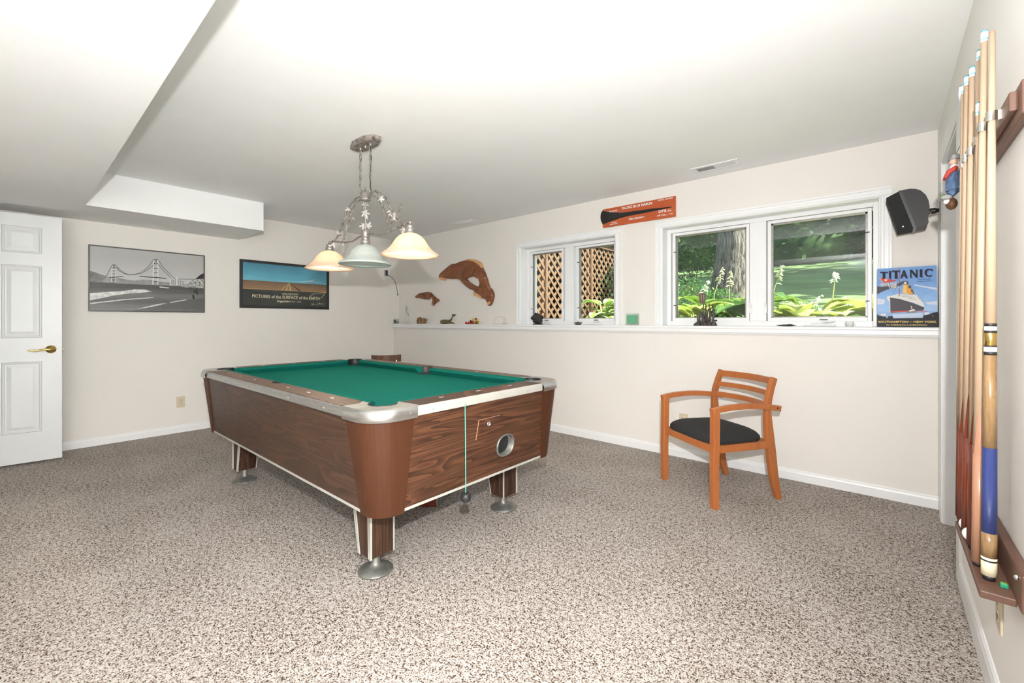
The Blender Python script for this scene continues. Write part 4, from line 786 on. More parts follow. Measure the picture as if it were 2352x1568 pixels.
# wall sockets and the bracket with a drooping wire in the corner
def socket(name, label, c, n, sdir, w=.072, h=.118):
    c, n, s = Vector(c), Vector(n), Vector(sdir); t = thing(name, label, 'socket', tuple(c), group='ivory wall sockets'); z = Vector((0, 0, 1))
    MB().obox(c+n*.003, s*w/2, z*h/2, n*.003).build('plate', 'ivory_plastic', t, bevel=.0015)
    for dz in (-.021, .021):
        r = MB().lathe([(0, .0015), (.0155, .0015), (.0165, 0)], c+n*.006+z*dz, 20, axis=n).build('receptacle', 'ivory_plastic', t)
        mb = MB()
        for q in (-.006, .006): mb.obox(c+n*.0078+z*(dz+.004)+s*q, s*.0013, z*.0045, n*.0005)
        mb.obox(c+n*.0078+z*(dz-.007), s*.0022, z*.0025, n*.0005); mb.build('slot', 'rubber_black', r)
    MB().lathe([(0, .0015), (.003, .001), (.0035, 0)], c+n*.006, 10, axis=n).build('screw', 'chrome', t)
socket('wall_socket', 'ivory socket low on the wall under the framed pictures', (XL, 1.165, .319), (1, 0, 0), (0, 1, 0)); socket('wall_socket', 'ivory socket on the window wall, behind the armchair', (-1.305, YL, .318), (0, -1, 0), (1, 0, 0)); socket('wall_socket', 'ivory socket on the right wall under the cue rack', (XR, 1.89, .325), (-1, 0, 0), (0, 1, 0))
t = thing('wire_bracket', 'small grey wall bracket with a drooping wire near the corner', 'bracket', (XL, 3.64, 1.85))
MB().box((XL, 3.613, 1.842), (XL+.012, 3.668, 1.93)).build('plate', flat('bracket_grey', (.30, .32, .33)), t, bevel=.002); MB().box((XL+.010, 3.628, 1.85), (XL+.03, 3.652, 1.925)).build('clip', 'frame_steel', t)
wp = smooth_path([(XL+.03, 3.64, 1.848), (XL+.05, 3.69, 1.835), (XL+.05, 3.76, 1.77), (XL+.04, 3.80, 1.68), (XL+.03, 3.826, 1.575)], 5)
MB().tube(wp, .004, 8).build('wire', 'frame_steel', t); MB().tube([(XL+.031, 3.823, 1.592), (XL+.029, 3.829, 1.556)], .0065, 8).build('wire_tip', 'rubber_black', t)

# ================================================================== ceiling registers
def vent(x0, x1, y0, y1, label, damper):
    t = thing('ceiling_vent', label, 'vent', ((x0+x1)/2, (y0+y1)/2, CE), group='white ceiling registers'); z = CE
    for a, b in (((x0, y0, z-.006), (x1, y0+.03, z)), ((x0, y1-.03, z-.006), (x1, y1, z)), ((x0, y0+.03, z-.006), (x0+.035, y1-.03, z)), ((x1-.035, y0+.03, z-.006), (x1, y1-.03, z)), (((x0+x1)/2-.006, y0+.03, z-.006), ((x0+x1)/2+.006, y1-.03, z))): MB().box(a, b).build('frame_bar', 'white_trim', t, bevel=.0015)
    MB().box((x0+.03, y0+.025, z-.001), (x1-.03, y1-.025, z-.0003)).build('duct', flat('duct_grey', (.10, .10, .095)) if 'duct_grey' not in MATS else 'duct_grey', t)
    for half, sl in ((0, -1), (1, 1)):
        mb = MB(); a0 = x0+.035 if half == 0 else (x0+x1)/2+.006; n = 17; st = ((x1-x0)/2-.041)/n
        for k in range(n): mb.obox((a0+st*(k+.5), (y0+y1)/2, z-.0035), (sl*.0022, 0, .0020), (0, (y1-y0)/2-.03, 0), (.0006, 0, -.0006*sl))
        mb.build('louvre_bank', 'white_trim', t)
    MB().tube([(x1-.02, (y0+y1)/2, z-.004), (x1-.02, (y0+y1)/2, z-.016)], .003, 6).build('damper_lever', 'white_trim', t)
vent(-1.184, -.836, 3.558, 3.710, 'white ceiling register above the window nearer the doorway', 1); vent(-4.10, -3.752, 3.577, 3.706, 'white ceiling register above the carved dolphins', 0)

# ================================================================== carved dolphins on the window wall
def inset(pts, d, cx, cz): return [(cx+(x-cx)*d, cz+(z-cz)*d) for x, z in pts]
def carve(mb, pts, y, th, mi=0, hole=None):               # outline extruded with a softened, proud front
    n = len(pts)
    def off(k):                                              # inward offset of the outline by k metres
        out = []
        for i in range(n):
            (x0, z0), (x1, z1), (x2, z2) = pts[i-1], pts[i], pts[(i+1) % n]
            tx, tz = x2-x0, z2-z0; d = math.hypot(tx, tz) or 1; out.append((x1+tz/d*k*sg, z1-tx/d*k*sg))
        return out
    ar = sum(pts[i-1][0]*pts[i][1]-pts[i][0]*pts[i-1][1] for i in range(n)); sg = 1 if ar < 0 else -1
    R = [[(x, y, z) for x, z in pts], [(x, y-th*.55, z) for x, z in pts], [(x, y-th*.85, z) for x, z in off(.006)], [(x, y-th, z) for x, z in off(.015)]]
    mb.loft(R, mi, cap=False, smooth=True); return R[-1]
BIG = [(-4.631, 1.791), (-4.61, 1.821), (-4.561, 1.85), (-4.481, 1.886), (-4.417, 1.917), (-4.363, 1.936), (-4.308, 1.931), (-4.247, 1.944), (-4.158, 1.958), (-4.084, 1.959), (-4.026, 1.955), (-3.962, 1.941), (-3.892, 1.912), (-3.836, 1.88), (-3.812, 1.842), (-3.775, 1.79), (-3.748, 1.74), (-3.724, 1.686), (-3.704, 1.632), (-3.681, 1.587), (-3.642, 1.557), (-3.616, 1.513), (-3.612, 1.475), (-3.625, 1.432), (-3.642, 1.395), (-3.668, 1.364), (-3.694, 1.36), (-3.704, 1.392), (-3.728, 1.424), (-3.761, 1.446), (-3.809, 1.458), (-3.85, 1.479), (-3.885, 1.497), (-3.927, 1.491), (-3.941, 1.512), (-3.934, 1.543), (-3.969, 1.562), (-4.026, 1.58), (-4.084, 1.613), (-4.15, 1.657), (-4.195, 1.7), (-4.232, 1.72), (-4.308, 1.728), (-4.402, 1.736), (-4.497, 1.745), (-4.529, 1.726), (-4.569, 1.731), (-4.618, 1.753)]
HOLE = [(-4.099, 1.719), (-4.055, 1.731), (-3.997, 1.742), (-3.941, 1.738), (-3.892, 1.716), (-3.85, 1.700), (-3.829, 1.643), (-3.84, 1.615), (-3.874, 1.59), (-3.927, 1.615), (-3.997, 1.648), (-4.048, 1.678)]
SMALL = [(-5.191, 1.518), (-5.177, 1.54), (-5.127, 1.56), (-5.072, 1.578), (-5.0, 1.58), (-4.92, 1.584), (-4.837, 1.575), (-4.807, 1.553), (-4.756, 1.518), (-4.714, 1.492), (-4.672, 1.477), (-4.647, 1.452), (-4.68, 1.44), (-4.714, 1.428), (-4.739, 1.409), (-4.764, 1.399), (-4.777, 1.386), (-4.8, 1.392), (-4.807, 1.422), (-4.79, 1.454), (-4.79, 1.481), (-4.816, 1.496), (-4.859, 1.497), (-4.85, 1.481), (-4.885, 1.476), (-4.946, 1.478), (-5.027, 1.489), (-5.108, 1.506), (-5.14, 1.51), (-5.163, 1.504)]
t = thing('carved_dolphin', 'large reddish wooden dolphin carving with an open belly loop, on the window wall', 'carving', (-4.15, YU, 1.65), group='wooden dolphins on the wall')
mb = MB(); fr = carve(mb, BIG, YU-.004, .050); hr = MB(); h2 = carve(hr, HOLE, YU-.004, .050)
hp = [(x*1.0, YU-.054, z) for x, z in HOLE]
# front face: outline bridged to the belly hole
i0 = 35; loop = fr[i0:]+fr[:i0+1]; j0 = 9; hl = (hp[j0:]+hp[:j0+1])
face = loop+(hl[::-1] if True else hl); mb.add(face, [tuple(range(len(face)))])
mb.loft([[(x, YU-.004, z) for x, z in HOLE], hp], cap=False, smooth=False); mb.build('body', 'carved_mahogany', t)
fin = [(-4.10, 1.953), (-4.03, 1.948), (-3.96, 1.932), (-3.90, 1.905), (-3.84, 1.872), (-3.812, 1.835), (-3.803, 1.845), (-3.822, 1.895), (-3.88, 1.928), (-3.95, 1.955), (-4.03, 1.968), (-4.09, 1.966)]
MB().prism([(x, z) for x, z in fin], (0, YU-.002, 0), (1, 0, 0), (0, 0, 1), (0, -.046, 0)).build('sapwood_edge', 'carved_sapwood', t)
for q in ([(-4.622, 1.782), (-4.60, 1.772), (-4.50, 1.752), (-4.44, 1.748), (-4.50, 1.742), (-4.53, 1.722), (-4.57, 1.728), (-4.615, 1.752)], [(-3.936, 1.54), (-3.90, 1.53), (-3.85, 1.508), (-3.80, 1.475), (-3.795, 1.458), (-3.82, 1.452), (-3.86, 1.472), (-3.89, 1.494), (-3.93, 1.488), (-3.942, 1.51)], [(-3.70, 1.395), (-3.685, 1.40), (-3.65, 1.412), (-3.642, 1.40), (-3.67, 1.372), (-3.69, 1.368)]):
    MB().prism(q, (0, YU-.002, 0), (1, 0, 0), (0, 0, 1), (0, -.0545, 0)).build('sapwood_edge', 'carved_sapwood', t)
t = thing('carved_dolphin', 'small brown wooden dolphin carving on the window wall near the corner', 'carving', (-4.92, YU, 1.48), group='wooden dolphins on the wall')
mb = MB(); fr = carve(mb, SMALL, YU-.004, .030); mb.add(fr, [tuple(range(len(fr)))]); mb.build('body', 'carved_mahogany', t)
MB().prism([(-4.803, 1.417), (-4.775, 1.420), (-4.768, 1.40), (-4.778, 1.388), (-4.799, 1.394)], (0, YU-.002, 0), (1, 0, 0), (0, 0, 1), (0, -.034, 0)).build('sapwood_edge', 'carved_sapwood', t)

# ================================================================== fishing plaque above the windows
t = thing('fishing_plaque', 'red-brown wooden fishing plaque with a black bill, above the windows', 'plaque', (-1.77, YU, 2.19))
px0, px1, pz0, pz1 = -2.128, -1.405, 2.100, 2.283
MB().box((px0, YU-.020, pz0), (px1, YU-.001, pz1)).build('board', 'plaque_wood', t, bevel=.002)
bill = [(-2.131, 2.272), (-2.097, 2.262), (-2.024, 2.238), (-1.942, 2.221), (-1.861, 2.213), (-1.743, 2.209), (-1.594, 2.201), (-1.433, 2.186), (-1.557, 2.181), (-1.705, 2.177), (-1.861, 2.174), (-1.942, 2.167), (-2.024, 2.154), (-2.088, 2.140), (-2.125, 2.130), (-2.140, 2.166), (-2.145, 2.205), (-2.141, 2.248)]
mb = MB(); back = [(x, YU-.019, z) for x, z in bill]; mid_ = [(x, YU-.034, .82*z+.18*(2.2-.008*(x+1.8))) for x, z in bill]; mb.loft([back, mid_], cap=True, smooth=True); bl = mb.build('bill', mat('bill_black', (.012, .012, .012), .18), t)
MB().tube([(x, YU-.021, z) for x, z in bill[:8]], .0016, 5).tube([(x, YU-.021, z) for x, z in bill[8:15]], .0016, 5).build('silver_line', 'chrome', bl)
p = Print((px0, YU-.0200, pz0), (1, 0, 0), (0, 0, 1), (0, -1, 0)); w, h = px1-px0, pz1-pz0
T = lambda s, a0, b0, a1, b1, **k: p.text(s, a0*w, b0*h, a1*w, b1*h, 'print_white', 2, **k)
T('PACIFIC BLUE MARLIN', .290, .79, .705, .925, bold=.02); T('8-13-02', .10, .775, .222, .855, bold=.025); T('KONA, HAWAII', .78, .885, .965, .955, bold=.03)
T('273', .785, .30, .885, .42, bold=.035); T('...lbs.', .885, .30, .955, .385, bold=.02); T('130 Test.....1 hr.', .77, .13, .975, .205, bold=.02); T('Mike Steinberg', .385, .155, .605, .285, bold=.025, shear=.35)
for a0, a1, b0, amp in ((.135, .215, .190, .022), (.110, .150, .105, .026), (.158, .180, .108, .020), (.186, .228, .112, .026)):     # two worn lines, no longer legible
    n = max(4, int((a1-a0)*220)); p.stroke([((a0+(a1-a0)*k/n)*w, (b0+amp*(1 if k % 2 else -1))*h) for k in range(n+1)], .0022, 'print_white', 2)
p.build('lettering', t)

# ================================================================== metal ship poster leaning on the ledge
t = thing('ship_sign', 'tin poster of an ocean liner leaning on the ledge by the doorway', 'sign', (.107, 3.775, ZS))
O = Vector((-.037, 3.775, ZS+.0005)); ez = Vector((0, .058, .394)).normalized(); ex = Vector((1, 0, 0)); nn = ex.cross(ez).normalized()*1.0
if nn.y > 0: nn = -nn
w, h = .288, .397
MB().obox(O+ex*w/2+ez*h/2-nn*.0012, ex*w/2, ez*h/2, nn*.001).build('plate', flat('tin_dark', (.02, .02, .022)), t)
p = Print(O, ex, ez, nn)
def Q(L_): return [((x-130)/1195*w, h*(1-(y-(228-(x-130)*.066))/(1410-(228-(x-130)*.066)))) for x, y in L_]
gradient('ship_sky', [(.30, (.42, .55, .74)), (.62, (.26, .44, .72)), (.95, (.16, .32, .62))], 2.4, .5, 14, (.6, 1, 1)); flat('ship_sea', (.28, .42, .66)); flat('ship_seal', (.52, .60, .74)); flat('ship_black', (.02, .02, .024)); flat('ship_hull', (.085, .075, .085)); flat('ship_white', (.72, .70, .66)); flat('ship_red', (.62, .08, .06)); flat('ship_funnel', (.72, .34, .06)); flat('ship_funnel_l', (.82, .50, .16)); flat('ship_shadow', (.10, .14, .34)); flat('ship_gold', (.66, .46, .14)); flat('ship_smoke', (.09, .08, .09)); flat('ship_mast', (.30, .07, .04)); flat('ship_cloud', (.60, .64, .72)); flat('ship_grey', (.25, .24, .24))
p.rect(0, 0, w, h, 'ship_sky', 1)
p.poly(Q([(130, 590), (250, 600), (330, 580), (420, 590), (500, 560), (600, 510), (600, 560), (470, 620), (350, 650), (250, 690), (130, 750)]), 'ship_smoke', 2)
for L_ in ([(880, 540), (1100, 580), (1320, 610), (1320, 660), (1150, 620), (900, 570)], [(1090, 910), (1330, 880), (1330, 960), (1150, 950)], [(130, 830), (300, 860), (280, 950), (130, 960)]): p.poly(Q(L_), 'ship_cloud', 2)
p.poly(Q([(130, 1105), (1340, 1085), (1345, 1300), (130, 1300)]), 'ship_sea', 2); p.poly(Q([(450, 1160), (1050, 1120), (1050, 1220), (470, 1230)]), 'ship_seal', 3)
# ship
p.poly(Q([(385, 790), (560, 745), (760, 735), (930, 760), (1040, 870), (1085, 990), (1080, 1010), (900, 930), (600, 840), (400, 815), (375, 900), (350, 860), (330, 830), (350, 780)]), 'ship_white', 4)
p.poly(Q([(400, 815), (600, 845), (860, 925), (1078, 1012), (1065, 1075), (700, 1105), (405, 1130)]), 'ship_hull', 5); p.poly(Q([(378, 830), (400, 815), (408, 1130), (398, 1130)]), 'ship_white', 6)
p.poly(Q([(410, 1098), (800, 1078), (800, 1098), (410, 1118)]), 'ship_red', 6)
for L_ in ([(560, 760), (870, 752), (870, 760), (560, 770)], [(640, 790), (900, 800), (900, 808), (640, 800)], [(780, 820), (930, 850), (925, 858), (780, 830)], [(950, 790), (1060, 900), (1055, 908), (945, 800)]): p.poly(Q(L_), 'ship_grey', 5)
for x0, x1, yt, yb in ((862, 890, 685, 745), (830, 870, 645, 745), (775, 835, 570, 745)): p.poly(Q([(x0, yt), (x1-8, yt+4), (x1, yb), (x0-8, yb)]), 'ship_funnel', 6); p.poly(Q([(x0-2, yt-4), (x1-12, yt), (x1-4, yt+58), (x0-4, yt+54)]), 'ship_smoke', 7)
p.poly(Q([(682, 500), (770, 505), (780, 735), (660, 720)]), 'ship_funnel_l', 7); p.poly(Q([(735, 540), (772, 545), (780, 735), (735, 730)]), 'ship_funnel', 8); p.poly(Q([(680, 480), (770, 485), (775, 550), (678, 560)]), 'ship_smoke', 8); p.poly(Q([(690, 495), (735, 492), (732, 545), (688, 550)]), 'ship_white', 9)
p.poly(Q([(600, 510), (660, 480), (740, 470), (775, 500), (740, 490), (690, 500), (640, 560), (590, 580)]), 'ship_smoke', 6)
p.stroke(Q([(598, 230), (588, 800)]), .0028, 'ship_mast', 10); p.stroke(Q([(592, 500), (460, 750)]), .0009, 'ship_black', 6); p.stroke(Q([(330, 590), (375, 650)]), .0009, 'ship_black', 6)
p.poly(Q([(560, 235), (604, 222), (604, 250)]), 'ship_red', 10); p.poly(Q([(575, 600), (595, 600), (595, 628), (575, 628)]), 'ship_white', 10)
p.poly(Q([(740, 1100), (900, 1060), (940, 1095), (900, 1125), (740, 1125)]), 'ship_grey', 7); p.poly(Q([(780, 1075), (880, 1045), (905, 1075), (800, 1100)]), 'ship_white', 8); p.stroke(Q([(835, 1050), (835, 1000), (812, 985)]), .004, 'ship_white', 8); p.stroke(Q([(920, 1105), (1140, 1085)]), .003, 'ship_red', 7)
# quay with small boats
p.poly(Q([(130, 1160), (180, 1190), (300, 1200), (340, 1240), (370, 1195), (440, 1185), (465, 1215), (450, 1240), (1050, 1225), (1060, 1180), (1180, 1150), (1240, 1120), (1340, 1100), (1350, 1410), (130, 1410)]), 'ship_black', 9)
for L_ in ([(200, 1150), (310, 1140), (330, 1185), (220, 1185)], [(1080, 1120), (1170, 1110), (1170, 1150), (1090, 1165)]): p.poly(Q(L_), 'ship_white', 9)
for x, y in ((250, 1210), (400, 1195), (1225, 1190), (1130, 1140)): p.stroke(Q([(x, y), (x+30, y-10)]), .002, 'ship_white', 10)
# pennant
p.poly(Q([(180, 415), (550, 465), (450, 490), (370, 510), (265, 515)]), 'ship_red', 6); p.poly(Q([(160, 412), (185, 415), (270, 515), (245, 515)]), 'ship_white', 6); p.stroke(Q([(155, 412), (240, 515)]), .0015, 'ship_black', 7)
sc_, sy_ = Q([(312, 462)])[0]; p.poly([(sc_+(.0115 if k % 2 == 0 else .0048)*math.sin(PI*k/5), sy_+(.0115 if k % 2 == 0 else .0048)*math.cos(PI*k/5)) for k in range(10)], 'ship_white', 8)
# drawn display letters of the title
def slab(ch, a0, a1, y0, y1, mname, k, d=(0, 0)):          # letters with slab serifs inside x a0..a1, y y0(top)..y1
    W_ = a1-a0; f = lambda L_: Q([(a0+x*W_+d[0], y0+(y1-y0)*y+d[1]) for x, y in L_])
    if ch == 'T': p.poly(f([(0, 0), (1, 0), (1, .22), (.9, .14), (.66, .14), (.66, .9), (.78, 1), (.22, 1), (.34, .9), (.34, .14), (.1, .14), (0, .22)]), mname, k)
    if ch == 'I': p.poly(f([(0, 0), (1, 0), (.8, .07), (.8, .93), (1, 1), (0, 1), (.2, .93), (.2, .07)]), mname, k)
    if ch == 'A': p.poly(f([(.42, 0), (.60, 0), (.93, .93), (1, 1), (.60, 1), (.68, .93), (.62, .74), (.58, .62), (.50, .30), (.39, .62), (.62, .62), (.62, .74), (.34, .74), (.27, .93), (.36, 1), (0, 1), (.08, .93)]), mname, k)
    if ch == 'N': p.poly(f([(0, 0), (.30, 0), (.78, .62), (.78, .08), (.66, 0), (1, 0), (.92, .08), (.92, 1), (.74, 1), (.22, .30), (.22, .92), (.34, 1), (0, 1), (.08, .92), (.08, .08)]), mname, k)
    if ch == 'C':
        o = [(.5+.5*math.cos(math.radians(q)), .5-.5*math.sin(math.radians(q))) for q in range(38, 325, 14)]; i = [(.56+.32*math.cos(math.radians(q)), .5-.38*math.sin(math.radians(q))) for q in range(318, 40, -14)]
        p.poly(f(o+i), mname, k); p.poly(f([(.80, .04), (.92, .02), (.94, .34), (.84, .28)]), mname, k)
for dx, dy, mname, k in ((14, 14, 'ship_shadow', 4), (0, 0, 'ship_black', 11)):
    for ch, a0, a1, y0, y1 in (('T', 190, 355, 290, 430), ('I', 365, 435, 275, 430), ('T', 440, 608, 262, 425), ('A', 605, 765, 255, 415), ('N', 795, 965, 245, 405), ('I', 985, 1060, 238, 395), ('C', 1090, 1255, 225, 385)): slab(ch, a0, a1, y0, y1, mname, k, (dx, dy))
R = lambda x0, y0, x1, y1: (*Q([(x0, y1)])[0], *Q([(x1, y0)])[0])
def TT(s, x0, y0, x1, y1, mname, k=12, **kw): a = R(x0, y0, x1, y1); p.text(s, a[0], a[1], a[2], a[3], mname, k, **kw)
TT("The World's", 965, 428, 1210, 455, 'ship_black', bold=.03); TT('Largest Liner', 935, 466, 1240, 495, 'ship_black', bold=.03)
for d_, mn, k in ((4, 'ship_black', 11), (0, 'ship_white', 12)): TT('WHITE STAR', 200+d_, 510+d_, 545+d_, 600+d_, mn, k, bold=.03); TT('LINE', 382+d_, 570+d_, 535+d_, 635+d_, mn, k, bold=.03)
TT('SOUTHAMPTON ~ NEW YORK', 155, 1282, 1308, 1328, 'ship_gold', bold=.035); TT('VIA CHERBOURG & QUEENSTOWN', 318, 1357, 1130, 1388, 'ship_gold', bold=.025)
p.build('print', t)

# ================================================================== loudspeaker on the right wall
t = thing('loudspeaker', 'black rounded loudspeaker on a wall bracket above the tin poster', 'speaker', (.12, 3.6, 1.85))
prf = [(.007, 1.934), (.058, 1.960), (.086, 1.969), (.113, 1.972), (.142, 1.966), (.166, 1.950), (.186, 1.922), (.198, 1.888), (.203, 1.85), (.202, 1.81), (.196, 1.780), (.199, 1.757), (.193, 1.739), (.062, 1.721)]
body = [(.067, 1.964)]+prf[2:13]+[(.135, 1.731)]; grl = [(.007, 1.934), (.067, 1.964), (.135, 1.731), (.062, 1.721)]
MB().prism(body, (0, 3.55, 0), (1, 0, 0), (0, 0, 1), (0, .17, 0)).build('cabinet', 'black_plastic', t, bevel=.004)
MB().prism(grl, (0, 3.547, 0), (1, 0, 0), (0, 0, 1), (0, .176, 0)).build('grille', 'black_fabric', t, bevel=.005)
MB().prism([(.064, 1.966), (.078, 1.970), (.146, 1.730), (.132, 1.728)], (0, 3.546, 0), (1, 0, 0), (0, 0, 1), (0, .178, 0)).build('band', mat('speaker_band', (.05, .05, .05), .3, .6), t)
MB().box((.082, 3.5455, 1.742), (.089, 3.547, 1.750)).build('badge', 'print_white', t)
MB().lathe([(0, .0), (.014, 0), (.017, .006), (.017, .028), (.012, .034), (.010, .046), (.024, .048), (.024, .054), (0, .054)], (.204, 3.63, 1.835), 14, axis=(1, 0, 0), smooth=False).build('bracket', 'black_plastic', t)
MB().tube([(.206, 3.60, 1.825), (.212, 3.585, 1.808), (.20, 3.58, 1.800), (.196, 3.59, 1.806)], .002, 6).build('wire', 'ivory_plastic', t)

# ================================================================== things on the ledge
Z = ZS; YS = 3.800
t = thing('votive_glass', 'tiny clear glass candle holder at the corner end of the ledge', 'candle holder', (-5.585, YS, Z))
MB().lathe([(0, .004), (.030, .004), (.033, .07), (.036, .075), (.038, .075), (.036, 0), (0, 0)], (-5.585, YS, Z), 24).build('glass', 'clear_glass', t); MB().lathe([(0, .05), (.029, .05), (.027, .008), (0, .008)], (-5.585, YS, Z), 20).build('candle', flat('wax_grey', (.35, .35, .33)), t)
for k in range(4): MB().box((-5.60+.012*k, YS-.037, Z+.02), (-5.594+.012*k, YS-.035, Z+.062)).build('stripe', 'print_steel', t)
t = thing('dancer_figurine', 'slim silver dancer figurine with one raised arm', 'figurine', (-5.315, YS, Z)); X0 = -5.315
MB().lathe([(0, .010), (.008, .012), (.020, .008), (.052, .006), (.055, .0), (0, 0)], (X0, YS, Z), 24).build('base', 'chrome', t)
mb = MB(); q = lambda x, z, y=0: (X0+x, YS+y, Z+z)
mb.tube([q(0, .008), q(.002, .06), q(.0, .12), q(-.002, .16)], [.006, .008, .007, .010], 8); mb.tube([q(-.002, .155), q(.0, .19), q(-.006, .215), q(-.008, .235)], [.012, .010, .012, .007], 8)
mb.tube([q(.002, .165), q(.035, .145), q(.018, .115), q(.004, .105)], [.009, .007, .005, .004], 8); mb.tube([q(-.004, .228), q(.004, .26), q(.003, .285), q(.010, .312)], [.006, .005, .004, .003], 8); mb.tube([q(-.012, .226), q(-.03, .19), q(-.048, .160)], [.006, .005, .003], 8)
mb.ball(q(-.020, .252), .014, 10, sc=(.85, .85, 1.1)); mb.build('figure', mat('pewter_figure', (.42, .40, .37), .3, .9), t)
t = thing('bear_carving', 'small golden brown carved bear on the ledge', 'carving', (-4.965, YS, Z)); mb = MB(); X0 = -4.965
stone = wood('brown_stone', (.06, .03, .01), (.19, .105, .032), (.34, .20, .07), (9, 9, 9), 2, 1.5, .3, bands=False)
mb.ball((X0-.05, YS, Z+.048), .052, 14, sc=(1.05, .8, .95), jit=.25, seed=2); mb.ball((X0+.02, YS, Z+.042), .038, 12, sc=(1.3, .75, .9), jit=.2, seed=4); mb.ball((X0+.075, YS, Z+.056), .024, 10, sc=(1.4, .8, .8)); mb.ball((X0+.108, YS, Z+.060), .010, 8)
for x, y in ((-.07, -.02), (-.02, -.025), (.03, -.02), (.045, .02), (-.06, .02)): mb.tube([(X0+x, YS+y, Z+.04), (X0+x+.006, YS+y, Z+.002)], [.018, .015], 8)
mb.build('body', stone, t); MB().ball((X0+.055, YS-.012, Z+.079), .007, 8).ball((X0+.055, YS+.012, Z+.079), .007, 8).build('ears', stone, t)
t = thing('whale_carving', 'small olive brown carved whale with raised tail on the ledge', 'carving', (-4.40, YS, Z)); X0 = -4.40
olive = wood('olive_stone', (.04, .028, .012), (.115, .082, .038), (.20, .15, .075), (9, 9, 9), 2, 1.5, .3, bands=False)
MB().tube(smooth_path([(X0-.155, YS, Z+.034), (X0-.11, YS, Z+.030), (X0-.05, YS, Z+.030), (X0+.01, YS, Z+.036), (X0+.06, YS, Z+.062), (X0+.085, YS, Z+.10)], 4), [.006, .018, .026, .030, .031, .032, .033, .033, .032, .030, .027, .024, .021, .018, .015, .013, .011, .009, .008, .007, .006], 12).build('body', olive, t)
for e in ((.17, .125, -.01), (.075, .135, .02)):
    MB().tube([(X0+.085, YS, Z+.098), ((X0+.085+X0+e[0])/2, YS+e[2]*.6, Z+(.098+e[1])/2+.008), (X0+e[0], YS+e[2], Z+e[1])], [.006, .013, .002], 8).build('tail_fluke', olive, t)
for s in (-1, 1): MB().tube([(X0+.0, YS+s*.018, Z+.026), (X0+.05, YS+s*.035, Z+.014), (X0+.085, YS+s*.04, Z+.006)], [.008, .010, .002], 8).build('fin', olive, t)
t = thing('fruit_cluster', 'little cluster of red, yellow and green glass fruit on the ledge', 'ornament', (-3.92, YS, Z)); cl = {'r': flat('fruit_red', (.42, .02, .025), .2), 'y': flat('fruit_yellow', (.66, .48, .06), .2), 'o': flat('fruit_orange', (.72, .26, .10), .2), 'g': flat('fruit_green', (.16, .30, .05), .2), 'k': flat('fruit_black', (.02, .025, .025), .2), 'w': flat('fruit_white', (.75, .74, .72), .2)}
rr = random.Random(3)
for k in range(15): MB().ball((-4.06+.010*k+rr.uniform(-.004, .004), YS+rr.uniform(-.02, .02), Z+.010+(.012 if k % 3 == 2 else 0)), .011, 8).build('berry', cl['r'], t)
for x, z, c, r_ in ((-3.93, .030, 'r', .018), (-3.915, .062, 'y', .016), (-3.87, .066, 'k', .013), (-3.845, .052, 'o', .018), (-3.86, .020, 'r', .019), (-3.825, .022, 'g', .020), (-3.795, .018, 'w', .016), (-3.965, .038, 'k', .014), (-3.90, .018, 'g', .016)): MB().ball((x, YS-.006, Z+z+.0), r_, 10).build('fruit', cl[c], t)
MB().tube([(-3.915, YS-.006, Z+.04), (-3.916, YS-.006, Z+.078)], [.014, .010], 8).build('fruit', cl['y'], t)
t = thing('wire_ornament', 'thin cream wire arch ornament on the ledge', 'ornament', (-3.47, YS, Z)); wm = flat('wire_cream', (.62, .56, .46))
MB().tube([(-3.56+.10*(1-math.cos(PI*k/16))*1.0, YS, Z+.004+.095*math.sin(PI*k/16)**.8) for k in range(17)], .0022, 6).build('arch', wm, t); MB().tube([(-3.57, YS-.02, Z+.003), (-3.55, YS+.02, Z+.003), (-3.37, YS+.02, Z+.003), (-3.345, YS-.02, Z+.003), (-3.57, YS-.02, Z+.003)], .0025, 6).build('base', wm, t)
MB().tube([(-3.40+.006*math.cos(k), YS+.006*math.sin(k), Z+.005+.08*k/26) for k in range(26)], .0016, 5).build('coil', wm, t)
for k in range(4): MB().ball((-3.42+.012*k, YS, Z+.012), .007, 8).build('bead', wm, t)
t = thing('dark_rock', 'rounded black rock standing on the ledge before the lattice window', 'rock', (-2.925, 3.83, Z)); MB().ball((-2.925, 3.83, Z+.066), .066, 26, sc=(1.12, .5, .86), jit=.5, seed=12).build('stone', paint('rock_black', (.030, .026, .025), .65, .5, 22, 30, .6), t)
MB().box((-2.975, 3.80, Z), (-2.875, 3.86, Z+.012)).build('stand', 'rubber_black', t, bevel=.004)
t = thing('lotus_holder', 'small grey metal lotus shaped ornament on the ledge', 'ornament', (-2.383, YS, Z)); lm = mat('lotus_metal', (.16, .16, .155), .35, .7)
for k in range(8):
    a = 2*PI*k/8; MB().tube([(-2.383+.006*math.cos(a), YS+.006*math.sin(a), Z+.005), (-2.383+.026*math.cos(a), YS+.026*math.sin(a), Z+.012), (-2.383+.042*math.cos(a), YS+.042*math.sin(a), Z+.030)], [.006, .011, .002], 8).build('petal', lm, t)
MB().ball((-2.383, YS, Z+.022), .015, 10).build('core', lm, t)
t = thing('green_candle', 'square glass candle holder with green wax between the windows', 'candle', (-1.787, YS, Z)); X0, s_ = -1.787, .046
mb = MB()
for a, b in (((X0-s_, YS-s_, Z), (X0+s_, YS+s_, Z+.016)), ((X0-s_, YS-s_, Z+.016), (X0-s_+.007, YS+s_, Z+.112)), ((X0+s_-.007, YS-s_, Z+.016), (X0+s_, YS+s_, Z+.112)), ((X0-s_+.007, YS-s_, Z+.016), (X0+s_-.007, YS-s_+.006, Z+.112)), ((X0-s_+.007, YS+s_-.006, Z+.016), (X0+s_-.007, YS+s_, Z+.112))): mb.box(a, b)
